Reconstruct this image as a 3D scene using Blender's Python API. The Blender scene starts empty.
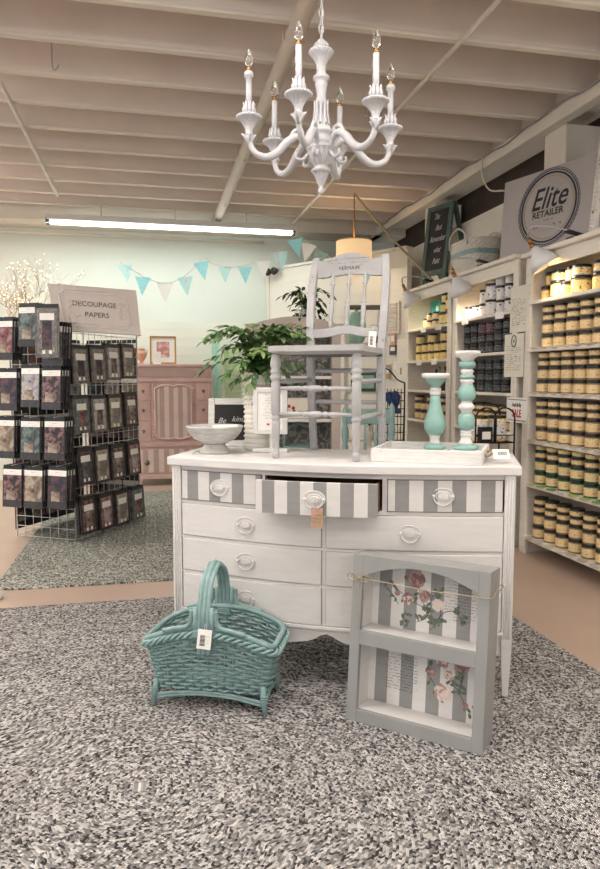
import bpy, math, random
import numpy as np
from mathutils import Vector, Matrix, Euler
PI = math.pi
scene = bpy.context.scene
COL = scene.collection
rnd = random.Random(7)

# ------------------------------------------------------------ camera, world, lights, exposure
F_PX = 680.0; YAW = math.radians(12.4); PITCH = math.atan(56.5/680.0); CAM_H = 1.2
cam_d = bpy.data.cameras.new('camera'); cam_d.sensor_fit = 'HORIZONTAL'; cam_d.sensor_width = 36.0
cam_d.lens = 36.0*F_PX/600.0; cam_d.clip_start = 0.05; cam_d.clip_end = 100
cam = bpy.data.objects.new('camera', cam_d); COL.objects.link(cam)
cam.location = (0, 0, CAM_H); cam.rotation_euler = (PI/2-PITCH, 0, -YAW)
scene.camera = cam
scene.view_settings.view_transform = 'Standard'; scene.view_settings.look = 'None'
scene.view_settings.gamma = 1.0; scene.view_settings.use_curve_mapping = False
scene.view_settings.exposure = 0.22
w = bpy.data.worlds.new('world'); scene.world = w; w.use_nodes = True
bg = w.node_tree.nodes['Background']; bg.inputs[0].default_value = (1.0, 0.99, 0.98, 1); bg.inputs[1].default_value = 1.0

def area_light(name, loc, sx, sy, power, color, rot=(0, 0, 0)):
    d = bpy.data.lights.new(name, 'AREA'); d.shape = 'RECTANGLE'; d.size = sx; d.size_y = sy
    d.energy = power; d.color = color
    o = bpy.data.objects.new(name, d); COL.objects.link(o); o.location = loc; o.rotation_euler = rot
    return o
TUBE = (1.0, 0.99, 0.975)
for (x, y, l, p) in ((-1.1, 2.2, 2.6, 30), (1.3, 1.6, 2.4, 30), (-1.6, -0.6, 2.6, 30), (1.2, -1.4, 2.6, 30), (-3.4, 4.6, 2.0, 55), (-3.4, 1.6, 2.0, 20), (-3.6, 6.6, 2.0, 50)):  # all unseen; the rear left pair is added to brighten the back
    area_light('unseen_ceiling_light', (x, y, 2.84), l, 0.2, p*0.8, TUBE)                       # unseen fittings: light goes down ...
    area_light('unseen_ceiling_light', (x, y, 2.88), l, 0.2, p*1.2, TUBE, (PI, 0, 0))      # ... and up to the joists
area_light('back_tube_light', (0.0, 7.68, 2.82), 2.9, 0.14, 28, (0.9, 1.0, 0.95))

# ------------------------------------------------------------ pixel helpers (turn a photo pixel into a point at a known distance)
_F = np.array([math.sin(YAW)*math.cos(PITCH), math.cos(YAW)*math.cos(PITCH), -math.sin(PITCH)])
_R = np.array([math.cos(YAW), -math.sin(YAW), 0.0]); _U = np.cross(_R, _F); _C = np.array([0, 0, CAM_H])
def _ray(x, y): return _F+_R*(x-300)/F_PX-_U*(y-434.5)/F_PX
def at_z(x, y, h):
    r = _ray(x, y); return Vector(_C+r*(h-CAM_H)/r[2])
def at_Y(x, y, Y):
    r = _ray(x, y); return Vector(_C+r*Y/r[1])
def at_X(x, y, X):
    r = _ray(x, y); return Vector(_C+r*X/r[0])
def at_s(x, y, s):
    r = _ray(x, y); return Vector(_C+r*s/math.hypot(r[0], r[1])*math.hypot(1, (x-300)/F_PX))

# ------------------------------------------------------------ materials
def mat(name, col, rough=0.5, metal=0.0, var=0.06, vscale=6.0, bump=0.0, bscale=60.0, emit=None, estr=0.0,
        spec=0.5, alpha=1.0, trans=0.0, stretch=(1, 1, 1), col2=None, wear=0.0, wearcol=None, ramp=None):
    m = bpy.data.materials.new(name); m.use_nodes = True
    nt = m.node_tree; N = nt.nodes; L = nt.links
    b = N['Principled BSDF']
    b.inputs['Roughness'].default_value = rough; b.inputs['Metallic'].default_value = metal
    b.inputs['Specular IOR Level'].default_value = spec; b.inputs['Alpha'].default_value = alpha
    b.inputs['Transmission Weight'].default_value = trans
    tc = N.new('ShaderNodeTexCoord'); mp = N.new('ShaderNodeMapping'); mp.inputs['Scale'].default_value = stretch
    L.new(tc.outputs['Object'], mp.inputs[0])
    nz = N.new('ShaderNodeTexNoise'); nz.inputs['Scale'].default_value = vscale; nz.inputs['Detail'].default_value = 5
    L.new(mp.outputs[0], nz.inputs['Vector'])
    cr = N.new('ShaderNodeValToRGB')
    if ramp:
        while len(cr.color_ramp.elements) < len(ramp): cr.color_ramp.elements.new(0.5)
        for e, (p, c) in zip(cr.color_ramp.elements, ramp): e.position = p; e.color = (*c, 1)
        cr.color_ramp.interpolation = 'EASE'
    else:
        c2 = col2 or tuple(max(0, c*(1-var*2)) for c in col)
        cr.color_ramp.elements[0].position = 0.3; cr.color_ramp.elements[0].color = (*c2, 1)
        cr.color_ramp.elements[1].position = 0.7; cr.color_ramp.elements[1].color = (*[min(1, c*(1+var*0.5)) for c in col], 1)
    L.new(nz.outputs[0], cr.inputs[0]); out = cr.outputs[0]
    if wear:
        n2 = N.new('ShaderNodeTexNoise'); n2.inputs['Scale'].default_value = 38; n2.inputs['Detail'].default_value = 6
        L.new(mp.outputs[0], n2.inputs['Vector'])
        r2 = N.new('ShaderNodeValToRGB'); r2.color_ramp.elements[0].position = 0.66-wear*0.2; r2.color_ramp.elements[1].position = 0.74
        L.new(n2.outputs[0], r2.inputs[0])
        mx = N.new('ShaderNodeMix'); mx.data_type = 'RGBA'; L.new(r2.outputs[0], mx.inputs['Factor'])
        L.new(out, mx.inputs[6]); mx.inputs[7].default_value = (*(wearcol or (0.3, 0.28, 0.25)), 1); out = mx.outputs[2]
    L.new(out, b.inputs['Base Color'])
    if bump:
        n3 = N.new('ShaderNodeTexNoise'); n3.inputs['Scale'].default_value = bscale; n3.inputs['Detail'].default_value = 3
        L.new(mp.outputs[0], n3.inputs['Vector'])
        bp = N.new('ShaderNodeBump'); bp.inputs['Strength'].default_value = bump; bp.inputs['Distance'].default_value = 0.004
        L.new(n3.outputs[0], bp.inputs['Height']); L.new(bp.outputs[0], b.inputs['Normal'])
    if emit:
        b.inputs['Emission Color'].default_value = (*emit, 1); b.inputs['Emission Strength'].default_value = estr
    return m
def translucent(m, k=0.5):
    nt = m.node_tree; N = nt.nodes; L = nt.links; b = N['Principled BSDF']; out = N['Material Output']
    t = N.new('ShaderNodeBsdfTranslucent'); src = b.inputs['Base Color'].links[0].from_socket; L.new(src, t.inputs[0])
    mx = N.new('ShaderNodeMixShader'); mx.inputs[0].default_value = k; L.new(b.outputs[0], mx.inputs[1]); L.new(t.outputs[0], mx.inputs[2]); L.new(mx.outputs[0], out.inputs[0])
def S(r, g, bl):                                        # 0-255 display colour to linear
    return tuple((c/255/12.92 if c/255 <= 0.04045 else ((c/255+0.055)/1.055)**2.4) for c in (r, g, bl))

M = {}
M['lampcarve'] = mat('white_carved_paint', S(192, 192, 195), 0.5, var=0.03, bump=0.2)
M['white'] = mat('white_paint', S(219, 216, 213), 0.45, var=0.03, vscale=9, bump=0.15, bscale=90, stretch=(1, 1, 6))
M['whitewash'] = mat('whitewashed_wood', S(226, 224, 220), 0.6, var=0.08, vscale=14, bump=0.3, bscale=60, stretch=(1, 1, 8), wear=0.15, wearcol=S(170, 165, 160))
M['stripegrey'] = mat('grey_stripe_paint', S(146, 145, 143), 0.5, var=0.04, vscale=12, bump=0.1, stretch=(1, 1, 6))
M['boxgrey'] = mat('grey_chalk_paint', S(146, 147, 145), 0.6, var=0.03, vscale=8, bump=0.1)
M['chairgrey'] = mat('pale_grey_chalk_paint', S(176, 175, 175), 0.55, var=0.05, vscale=16, bump=0.15, wear=0.12, wearcol=S(130, 128, 128))
M['teal'] = mat('teal_paint', S(134, 163, 161), 0.5, var=0.10, vscale=30, bump=0.1)
M['glaze'] = mat('teal_glaze', S(138, 176, 168), 0.3, var=0.08, vscale=25, bump=0.05)
M['cane'] = mat('woven_cane', S(120, 116, 112), 0.8, var=0.3, vscale=120, bump=0.6, bscale=140)
M['brownwood'] = mat('reddish_wood', S(112, 62, 44), 0.5, var=0.2, vscale=8, stretch=(1, 1, 10))
M['dark'] = mat('dark_interior', S(30, 24, 22), 0.8)
M['black'] = mat('black_plastic', S(22, 22, 24), 0.35)
M['blackmetal'] = mat('black_iron', S(26, 26, 28), 0.45, metal=0.3)
M['wire'] = mat('white_wire', S(215, 215, 212), 0.4, var=0.03)
M['wall'] = mat('white_wall_paint', S(222, 228, 220), 0.7, var=0.03, vscale=1.2, bump=0.06, bscale=30)
M['wallwarm'] = mat('cream_wall_paint', S(226, 220, 208), 0.7, var=0.04, vscale=1.5, bump=0.1, bscale=20)
M['joist'] = mat('ceiling_paint', S(230, 219, 210), 0.75, var=0.05, vscale=2.2, bump=0.2, bscale=22)
M['joistlight'] = mat('pale_beam_paint', S(226, 218, 206), 0.7, var=0.04, vscale=3, bump=0.15)
M['pipe'] = mat('beige_pipe_paint', S(206, 192, 178), 0.5, var=0.03)
M['gapdark'] = mat('dark_boards', S(70, 58, 50), 0.8, var=0.2)
M['shelfwhite'] = mat('bookcase_paint', S(230, 222, 210), 0.55, var=0.05, vscale=10, bump=0.2, stretch=(1, 1, 5))
M['paper'] = mat('white_paper', S(238, 236, 230), 0.7, var=0.02)
M['creampaper'] = mat('cream_paper', S(226, 220, 204), 0.7, var=0.03)
M['ink'] = mat('black_ink', S(30, 30, 34), 0.6)
M['greyink'] = mat('grey_ink', S(110, 108, 106), 0.7)
M['red'] = mat('red_ink', S(190, 40, 44), 0.6)
M['navy'] = mat('navy_ink', S(34, 42, 66), 0.5)
M['gold'] = mat('gold_ink', S(176, 150, 110), 0.5)
M['pinkpaint'] = mat('dusty_pink_paint', S(214, 182, 173), 0.6, var=0.07, vscale=8, bump=0.15)
M['pinklight'] = mat('pale_pink_stripe', S(224, 206, 196), 0.6, var=0.05)
M['pinkdeep'] = mat('deep_pink_stripe', S(192, 166, 158), 0.6, var=0.05)
M['brass'] = mat('brass', S(176, 130, 70), 0.35, metal=0.9)
M['pewter'] = mat('pewter_knob', S(120, 128, 112), 0.4, metal=0.6)
M['bowl'] = mat('chalky_stoneware', S(196, 194, 190), 0.55, var=0.12, vscale=30, bump=0.2, stretch=(1, 1, 4))
M['vase'] = mat('cream_ceramic', S(230, 226, 214), 0.4, var=0.05, vscale=20)
M['leaf'] = mat('green_leaf', S(88, 120, 66), 0.45, var=0.35, vscale=14, col2=S(48, 84, 44))
M['leafpale'] = mat('pale_green_leaf', S(122, 144, 90), 0.45, var=0.2, vscale=14)
M['leafdark'] = mat('dark_green_leaf', S(44, 78, 38), 0.45, var=0.35, vscale=14)
M['stem'] = mat('brown_stem', S(84, 66, 48), 0.7)
M['chalk'] = mat('chalkboard', S(38, 38, 38), 0.7, var=0.15, vscale=10)
M['chalkline'] = mat('chalk_writing', S(205, 203, 198), 0.8)
M['greenframe'] = mat('dark_green_paint', S(78, 100, 92), 0.6, var=0.12, vscale=18, wear=0.1, wearcol=S(120, 140, 130))
M['twine'] = mat('jute_twine', S(178, 160, 132), 0.8, var=0.15, vscale=80)
M['steel'] = mat('steel', S(190, 190, 190), 0.3, metal=0.9)
M['lampwhite'] = mat('white_lamp_enamel', S(214, 214, 216), 0.35, var=0.02)
M['mint'] = mat('mint_paint', S(172, 212, 194), 0.5, var=0.06)
M['flagteal'] = mat('teal_fabric', S(164, 222, 230), 0.8, var=0.05, vscale=60)
M['flagpink'] = mat('pink_spotted_teal_fabric', S(150, 206, 208), 0.8, ramp=[(0.0, S(186, 228, 230)), (0.55, S(190, 230, 230)), (0.62, S(240, 196, 200)), (1.0, S(240, 180, 190))], vscale=22)
M['flagwhite'] = mat('white_fabric', S(244, 242, 236), 0.8, var=0.04)
for k_ in ('flagteal', 'flagpink', 'flagwhite'): translucent(M[k_])
M['flagpale'] = mat('pale_green_fabric', S(176, 212, 196), 0.8, var=0.08, vscale=40)
M['hutch'] = mat('greige_paint', S(190, 178, 168), 0.6, var=0.06, vscale=10, bump=0.1)
M['damask'] = mat('grey_damask_paper', S(120, 118, 114), 0.7, ramp=[(0.0, S(110, 108, 104)), (0.45, S(122, 120, 114)), (0.58, S(180, 176, 168)), (1.0, S(190, 186, 178))], vscale=40)
M['denim'] = mat('blue_cloth', S(48, 74, 118), 0.8, var=0.3, vscale=30)
M['peach'] = mat('peach_paper', S(220, 170, 140), 0.7, var=0.1)
M['burlap'] = mat('lamp_linen', S(226, 196, 150), 0.8, var=0.08, vscale=120, emit=S(255, 214, 160), estr=0.55)
M['glow'] = mat('tube_glow', (1, 1, 1), 0.5, emit=(0.88, 1.0, 0.97), estr=6.0)
M['warmglow'] = mat('warm_bulb_glow', (1, 1, 1), 0.5, emit=S(255, 214, 150), estr=9.0)
M['fairyglow'] = mat('fairy_bulb_glow', (1, 1, 1), 0.5, emit=S(255, 214, 160), estr=3.0)
M['twig'] = mat('pale_birch_twig', S(196, 176, 156), 0.7, var=0.1)
M['signgrey'] = mat('embossed_grey_board', S(216, 208, 202), 0.6, var=0.03, vscale=10, bump=0.1)
M['elitegrey'] = mat('grey_sign_board', S(172, 166, 164), 0.6, var=0.03, vscale=3)
M['glass'] = mat('clear_bulb_glass', (1, 1, 1), 0.05, trans=1.0, var=0)
M['oldwhite'] = mat('chippy_white_paint', S(214, 210, 202), 0.6, var=0.08, wear=0.5, wearcol=S(96, 92, 88), vscale=18, bump=0.4, bscale=50)
M['wicker'] = mat('white_wicker', S(206, 200, 190), 0.7, var=0.1, vscale=60, bump=0.3)
M['pouch'] = mat('clear_pouch_dark', S(58, 56, 58), 0.25, var=0.2, vscale=20)
M['pouchgrey'] = mat('clear_pouch_grey', S(112, 108, 106), 0.25, var=0.25, vscale=25)
M['pouchblue'] = mat('clear_pouch_blue', S(84, 140, 172), 0.25, var=0.2, vscale=25)
def pic(name, cs, sc):
    cs = [tuple(0.72*(0.62*v+0.38*sum(c)/3) for v in c) for c in cs] if name.startswith('picture') else cs
    n = len(cs); return mat(name, cs[0], 0.35, ramp=[(0.3+0.4*i/(n-1), c) for i, c in enumerate(cs)], vscale=sc, bump=0)
PICS = [pic('picture_dark_floral', [S(30, 28, 34), S(60, 48, 52), S(170, 110, 110), S(60, 70, 60)], 22),
        pic('picture_teal_forest', [S(36, 42, 44), S(70, 96, 98), S(120, 150, 146), S(60, 52, 44)], 16),
        pic('picture_sepia_landscape', [S(60, 48, 40), S(150, 122, 96), S(206, 186, 152), S(92, 74, 62)], 14),
        pic('picture_red_rose', [S(34, 26, 30), S(150, 44, 56), S(190, 130, 124), S(50, 44, 56)], 18),
        pic('picture_grey_bark', [S(84, 80, 78), S(150, 144, 138), S(110, 104, 100), S(196, 190, 182)], 30),
        pic('picture_lilac_flowers', [S(90, 84, 100), S(176, 166, 180), S(214, 204, 190), S(80, 66, 76)], 20),
        pic('picture_indigo_night', [S(22, 24, 36), S(40, 40, 74), S(120, 66, 60), S(30, 28, 40)], 18)]
PICWORD = ['dark floral', 'teal forest', 'sepia', 'red rose', 'grey bark', 'lilac flower', 'indigo']

def label_mat(name, base, dark=S(120, 104, 88)):
    return mat(name, base, 0.5, ramp=[(0.0, base), (0.50, tuple(min(1, c*1.1) for c in base)), (0.585, base), (0.64, dark)], vscale=55, stretch=(1, 1, 1.8))
M['jarlabel'] = label_mat('cream_jar_label', S(224, 196, 146))
M['jarlabely'] = label_mat('yellow_jar_label', S(240, 212, 140))
M['jarlabeld'] = label_mat('dark_jar_label', S(62, 64, 66), S(190, 190, 190))
M['jarlabelw'] = label_mat('white_jar_label', S(222, 218, 216), S(60, 60, 66))
M['jarglass'] = mat('jar_clear_side', S(150, 128, 98), 0.2, var=0.05)
M['jargreen'] = mat('jar_green_side', S(60, 120, 80), 0.2, var=0.05)
M['jardark'] = mat('jar_dark_side', S(40, 42, 44), 0.2, var=0.1)
M['jarpink'] = mat('jar_pink_side', S(190, 90, 110), 0.3, var=0.1)
M['lid'] = mat('black_jar_lid', S(24, 26, 30), 0.35, var=0.1)

# shiplap / board walls: horizontal grooves every `pitch` metres along world z
def boards(name, col, pitch, axis='Z', rough=0.7):
    m = mat(name, col, rough, var=0.03, vscale=2)
    nt = m.node_tree; N = nt.nodes; L = nt.links; b = N['Principled BSDF']
    g = N.new('ShaderNodeNewGeometry'); sp = N.new('ShaderNodeSeparateXYZ'); L.new(g.outputs['Position'], sp.inputs[0])
    d = N.new('ShaderNodeMath'); d.operation = 'DIVIDE'; d.inputs[1].default_value = pitch; L.new(sp.outputs[axis], d.inputs[0])
    f = N.new('ShaderNodeMath'); f.operation = 'FRACT'; L.new(d.outputs[0], f.inputs[0])
    r = N.new('ShaderNodeValToRGB'); r.color_ramp.elements[0].color = (0, 0, 0, 1); r.color_ramp.elements[0].position = 0.0
    r.color_ramp.elements[1].position = 0.045; L.new(f.outputs[0], r.inputs[0])
    bp = N.new('ShaderNodeBump'); bp.inputs['Strength'].default_value = 0.5; bp.inputs['Distance'].default_value = 0.006
    L.new(r.outputs[0], bp.inputs['Height']); L.new(bp.outputs[0], b.inputs['Normal'])
    return m
M['shiplap'] = boards('white_shiplap', S(226, 226, 214), 0.105)
M['shiplapwide'] = boards('cream_wide_boards', S(226, 220, 208), 0.235)

def floor_mat():
    m = mat('tan_concrete', S(184, 162, 145), 0.32, var=0.05, vscale=3, spec=0.5, bump=0.05, bscale=30, wear=0.06, wearcol=S(170, 146, 128))
    return m
def rug_mat(name, cx, cy, px, py, dark, midc, light, pitch=0.0155, ln=0.0072):
    """braided rows running round the rug: each braid row carries a double line of slanted stitches of random shade"""
    m = bpy.data.materials.new(name); m.use_nodes = True; nt = m.node_tree; N = nt.nodes; L = nt.links
    b = N['Principled BSDF']; b.inputs['Roughness'].default_value = 0.95; b.inputs['Specular IOR Level'].default_value = 0.15
    g = N.new('ShaderNodeNewGeometry'); sp = N.new('ShaderNodeSeparateXYZ'); L.new(g.outputs['Position'], sp.inputs[0])
    def mth(op, a, bb=None, c=None):
        n = N.new('ShaderNodeMath'); n.operation = op
        for i, v in enumerate((a, bb, c)):
            if v is None: continue
            if isinstance(v, (int, float)): n.inputs[i].default_value = v
            else: L.new(v, n.inputs[i])
        return n.outputs[0]
    nzz = N.new('ShaderNodeTexNoise'); nzz.inputs['Scale'].default_value = 2.5; L.new(g.outputs['Position'], nzz.inputs['Vector'])
    wob = mth('MULTIPLY', mth('SUBTRACT', nzz.outputs[0], 0.5), 0.035)
    x = mth('ADD', mth('SUBTRACT', sp.outputs['X'], cx), wob); y = mth('ADD', mth('SUBTRACT', sp.outputs['Y'], cy), wob)
    dx = mth('MAXIMUM', mth('SUBTRACT', mth('ABSOLUTE', x), px), 0.0)
    dy = mth('MAXIMUM', mth('SUBTRACT', mth('ABSOLUTE', y), py), 0.0)
    v = mth('POWER', mth('ADD', mth('POWER', dx, 3.0), mth('POWER', dy, 3.0)), 1/3.0)
    side = mth('GREATER_THAN', dx, dy)
    u = mth('ADD', mth('MULTIPLY', side, y), mth('MULTIPLY', mth('SUBTRACT', 1.0, side), x))
    rv = mth('DIVIDE', v, pitch); row = mth('FLOOR', rv); fr = mth('FRACT', rv)
    half = mth('GREATER_THAN', fr, 0.5)
    sk = mth('ABSOLUTE', mth('SUBTRACT', fr, 0.5))
    uu = mth('DIVIDE', mth('ADD', u, mth('ADD', mth('MULTIPLY', sk, 0.009), mth('MULTIPLY', row, 0.0073))), ln)
    idx = mth('FLOOR', uu); fu = mth('FRACT', uu)
    cmb = N.new('ShaderNodeCombineXYZ'); L.new(idx, cmb.inputs[0]); L.new(mth('ADD', mth('MULTIPLY', row, 2.0), half), cmb.inputs[1]); L.new(side, cmb.inputs[2])
    wn = N.new('ShaderNodeTexWhiteNoise'); wn.noise_dimensions = '3D'; L.new(cmb.outputs[0], wn.inputs['Vector'])
    cr = N.new('ShaderNodeValToRGB'); cr.color_ramp.interpolation = 'CONSTANT'
    els = cr.color_ramp.elements
    while len(els) < 5: els.new(0.5)
    for e, (p, c) in zip(els, [(0, dark), (0.17, midc), (0.38, tuple(a*1.45 for a in midc)), (0.6, light), (0.85, tuple(min(1, a*1.2) for a in light))]):
        e.position = p; e.color = (*c, 1)
    L.new(wn.outputs['Value'], cr.inputs[0])
    # a single row here and there that is darker or lighter all along
    wr = N.new('ShaderNodeTexWhiteNoise'); wr.noise_dimensions = '1D'; L.new(row, wr.inputs['W'])
    rr = N.new('ShaderNodeMapRange'); rr.inputs[3].default_value = 0.8; rr.inputs[4].default_value = 1.12; L.new(wr.outputs['Value'], rr.inputs[0])
    mx = N.new('ShaderNodeMix'); mx.data_type = 'RGBA'; mx.blend_type = 'MULTIPLY'; mx.inputs['Factor'].default_value = 1.0
    L.new(cr.outputs[0], mx.inputs[6]); L.new(rr.outputs[0], mx.inputs[7]); L.new(mx.outputs[2], b.inputs['Base Color'])
    hgt = mth('MULTIPLY', mth('SINE', mth('MULTIPLY', fu, PI)), mth('SINE', mth('MULTIPLY', mth('FRACT', mth('MULTIPLY', rv, 2.0)), PI)))
    bp = N.new('ShaderNodeBump'); bp.inputs['Strength'].default_value = 0.9; bp.inputs['Distance'].default_value = 0.006
    L.new(hgt, bp.inputs['Height']); L.new(bp.outputs[0], b.inputs['Normal'])
    return m

# ------------------------------------------------------------ mesh builder
class MB:
    def __init__(s): s.v = []; s.f = []; s.mi = []; s.sm = []; s.cur = 0; s.T = Matrix.Identity(4)
    def add(s, vs, fs, smooth=False):
        o = len(s.v); s.v += [s.T @ Vector(p) for p in vs]
        for f in fs: s.f.append(tuple(i+o for i in f)); s.mi.append(s.cur); s.sm.append(smooth)
        return s
    def box(s, x0, x1, y0, y1, z0, z1, R=None):
        vs = [Vector((x, y, z)) for x in (x0, x1) for y in (y0, y1) for z in (z0, z1)]
        if R is not None:
            c = Vector(((x0+x1)/2, (y0+y1)/2, (z0+z1)/2)); vs = [R @ (p-c)+c for p in vs]
        return s.add(vs, [(0, 1, 3, 2), (4, 6, 7, 5), (0, 4, 5, 1), (2, 3, 7, 6), (0, 2, 6, 4), (1, 5, 7, 3)])
    def tube(s, pts, r, n=8, closed=False, cap=True):
        P = [Vector(p) for p in pts]; m = len(P); rs = r if isinstance(r, (list, tuple)) else [r]*m
        vs = []; up = None
        for i in range(m):
            if closed: t = P[(i+1) % m]-P[i-1]
            else: t = P[min(i+1, m-1)]-P[max(i-1, 0)]
            if t.length < 1e-9: t = Vector((0, 0, 1))
            t.normalize()
            if up is None: up = Vector((0, 0, 1)) if abs(t.z) < 0.9 else Vector((1, 0, 0))
            a = t.cross(up)
            if a.length < 1e-4: a = t.orthogonal()
            a.normalize(); b = a.cross(t); up = b
            for k in range(n):
                q = 2*PI*k/n; vs.append(P[i]+a*math.cos(q)*rs[i]+b*math.sin(q)*rs[i])
        fs = []
        for i in range(m if closed else m-1):
            for k in range(n):
                j = (i+1) % m; fs.append((i*n+k, i*n+(k+1) % n, j*n+(k+1) % n, j*n+k))
        s.add(vs, fs, True)
        if cap and not closed:
            o = len(s.v)-len(vs)
            s.f.append(tuple(o+k for k in range(n))[::-1]); s.mi.append(s.cur); s.sm.append(False)
            s.f.append(tuple(o+(m-1)*n+k for k in range(n))); s.mi.append(s.cur); s.sm.append(False)
        return s
    def lathe(s, prof, n=20, c=(0, 0, 0), axis=None, flute=0, fl_amp=0.0):
        """prof = [(r, z)]; axis: optional (p0, p1) to map z 0..1 along a segment"""
        vs = []; m = len(prof)
        if axis:
            p0, p1 = Vector(axis[0]), Vector(axis[1]); t = (p1-p0); ln = t.length; t.normalize()
            a = t.orthogonal().normalized(); b = t.cross(a)
        for pr_ in prof:
            r, z = pr_[:2]; fa_ = pr_[2] if len(pr_) > 2 else fl_amp
            for k in range(n):
                q = 2*PI*k/n; rr = r*(1-fa_*abs(math.cos(flute*q/2))**3) if flute else r
                if axis: vs.append(p0+t*z*ln+a*math.cos(q)*rr+b*math.sin(q)*rr)
                else: vs.append((c[0]+rr*math.cos(q), c[1]+rr*math.sin(q), c[2]+z))
        fs = [(i*n+k, i*n+(k+1) % n, (i+1)*n+(k+1) % n, (i+1)*n+k) for i in range(m-1) for k in range(n)]
        s.add(vs, fs, True)
        o = len(s.v)-len(vs)
        if prof[0][0] > 1e-5: s.f.append(tuple(o+k for k in range(n))[::-1]); s.mi.append(s.cur); s.sm.append(False)
        if prof[-1][0] > 1e-5: s.f.append(tuple(o+(m-1)*n+k for k in range(n))); s.mi.append(s.cur); s.sm.append(False)
        return s
    def prism(s, pts, z0, z1):
        """plan polygon (x, y) extruded in z"""
        n = len(pts); vs = [(x, y, z0) for x, y in pts]+[(x, y, z1) for x, y in pts]
        return s.add(vs, [tuple(range(n))[::-1], tuple(range(n, 2*n))]+[(i, (i+1) % n, (i+1) % n+n, i+n) for i in range(n)])
    def prism_xz(s, pts, y0, y1):
        n = len(pts); vs = [(x, y0, z) for x, z in pts]+[(x, y1, z) for x, z in pts]
        return s.add(vs, [tuple(range(n)), tuple(range(n, 2*n))[::-1]]+[(i, i+n, (i+1) % n+n, (i+1) % n) for i in range(n)])
    def strip_xz(s, xs, lo, hi, y0, y1):
        """solid between two curves z=lo(x), z=hi(x), thickness y0..y1 (y may be functions of x)"""
        fy = lambda y, x: y(x) if callable(y) else y
        vs = []
        for x in xs: vs += [(x, fy(y0, x), lo(x)), (x, fy(y0, x), hi(x)), (x, fy(y1, x), hi(x)), (x, fy(y1, x), lo(x))]
        fs = []; n = len(xs)
        for i in range(n-1):
            a = i*4; c = a+4
            fs += [(a, c, c+1, a+1), (a+1, c+1, c+2, a+2), (a+2, c+2, c+3, a+3), (a+3, c+3, c, a)]
        fs += [(0, 1, 2, 3), ((n-1)*4+3, (n-1)*4+2, (n-1)*4+1, (n-1)*4)]
        return s.add(vs, fs)
    def sphere(s, c, r, n=10, m=6, sc=(1, 1, 1)):
        prof = [(max(1e-6, math.sin(PI*i/m))*1, -math.cos(PI*i/m)) for i in range(m+1)]
        vs = []; 
        for (rr, z) in prof:
            for k in range(n):
                q = 2*PI*k/n; vs.append((c[0]+rr*r*sc[0]*math.cos(q), c[1]+rr*r*sc[1]*math.sin(q), c[2]+z*r*sc[2]))
        return s.add(vs, [(i*n+k, i*n+(k+1) % n, (i+1)*n+(k+1) % n, (i+1)*n+k) for i in range(m) for k in range(n)], True)
    def quad(s, a, b, c, d): return s.add([a, b, c, d], [(0, 1, 2, 3)])
    def build(s, name, mats, parent=None, bevel=0.0, label=None, kind=None, subsurf=0):
        me = bpy.data.meshes.new(name); me.from_pydata([tuple(p) for p in s.v], [], s.f)
        for m in (mats if isinstance(mats, (list, tuple)) else [mats]): me.materials.append(M[m] if isinstance(m, str) else m)
        me.polygons.foreach_set('material_index', s.mi); me.polygons.foreach_set('use_smooth', s.sm); me.update()
        o = bpy.data.objects.new(name, me); COL.objects.link(o)
        if parent: o.parent = parent
        if bevel:
            b = o.modifiers.new('bevel', 'BEVEL'); b.width = bevel; b.segments = 2; b.limit_method = 'ANGLE'; b.angle_limit = math.radians(40)
        if label: o['label'] = label
        if kind: o['kind'] = kind
        return o
def thing(name, label, cat, loc=(0, 0, 0), rz=0.0, group=None, rot=None):
    o = bpy.data.objects.new(name, None); COL.objects.link(o); o.empty_display_size = 0.05
    o.location = loc; o.rotation_euler = rot if rot is not None else (0, 0, rz)
    o['label'] = label; o['category'] = cat
    if group: o['group'] = group
    return o
def tag(o, label, cat, group=None):
    o['label'] = label; o['category'] = cat
    if group: o['group'] = group
    return o
def struct(o): o['kind'] = 'structure'; return o
def copy_thing(src, loc, rot, label, group=None, scale=None):
    """copy a thing, its parts and their sub-parts (mesh data shared)"""
    def rec(o, par):
        c = o.copy(); COL.objects.link(c); c.parent = par
        for k in o.children: rec(k, c)
        return c
    c = rec(src, None); c.location = loc; c.rotation_euler = rot; c['label'] = label
    if scale: c.scale = scale
    if group: c['group'] = group
    return c
def text(name, s, size, parent, loc, rot=(PI/2, 0, 0), m='ink', depth=0.0004, shear=0.0, align='CENTER', bold=0.0, space=1.0, sx=1.0, wave=None):
    c = bpy.data.curves.new('t', 'FONT'); c.body = s; c.size = size; c.extrude = depth; c.shear = shear
    c.align_x = align; c.align_y = 'CENTER'; c.offset = bold; c.space_character = space; c.resolution_u = 3
    t = bpy.data.objects.new('t', c); COL.objects.link(t)
    bpy.context.view_layer.update()
    me = bpy.data.meshes.new_from_object(t.evaluated_get(bpy.context.evaluated_depsgraph_get()))
    bpy.data.objects.remove(t); bpy.data.curves.remove(c)
    me.materials.clear(); me.materials.append(M[m])
    if sx != 1.0 or wave:
        for v in me.vertices:
            v.co.x *= sx
            if wave: v.co.y += wave(v.co.x)
    o = bpy.data.objects.new(name, me); COL.objects.link(o)
    if parent: o.parent = parent
    o.location = loc; o.rotation_euler = rot
    return o
def lin(a, b, n): return [a+(b-a)*i/(n-1) for i in range(n)]
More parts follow.
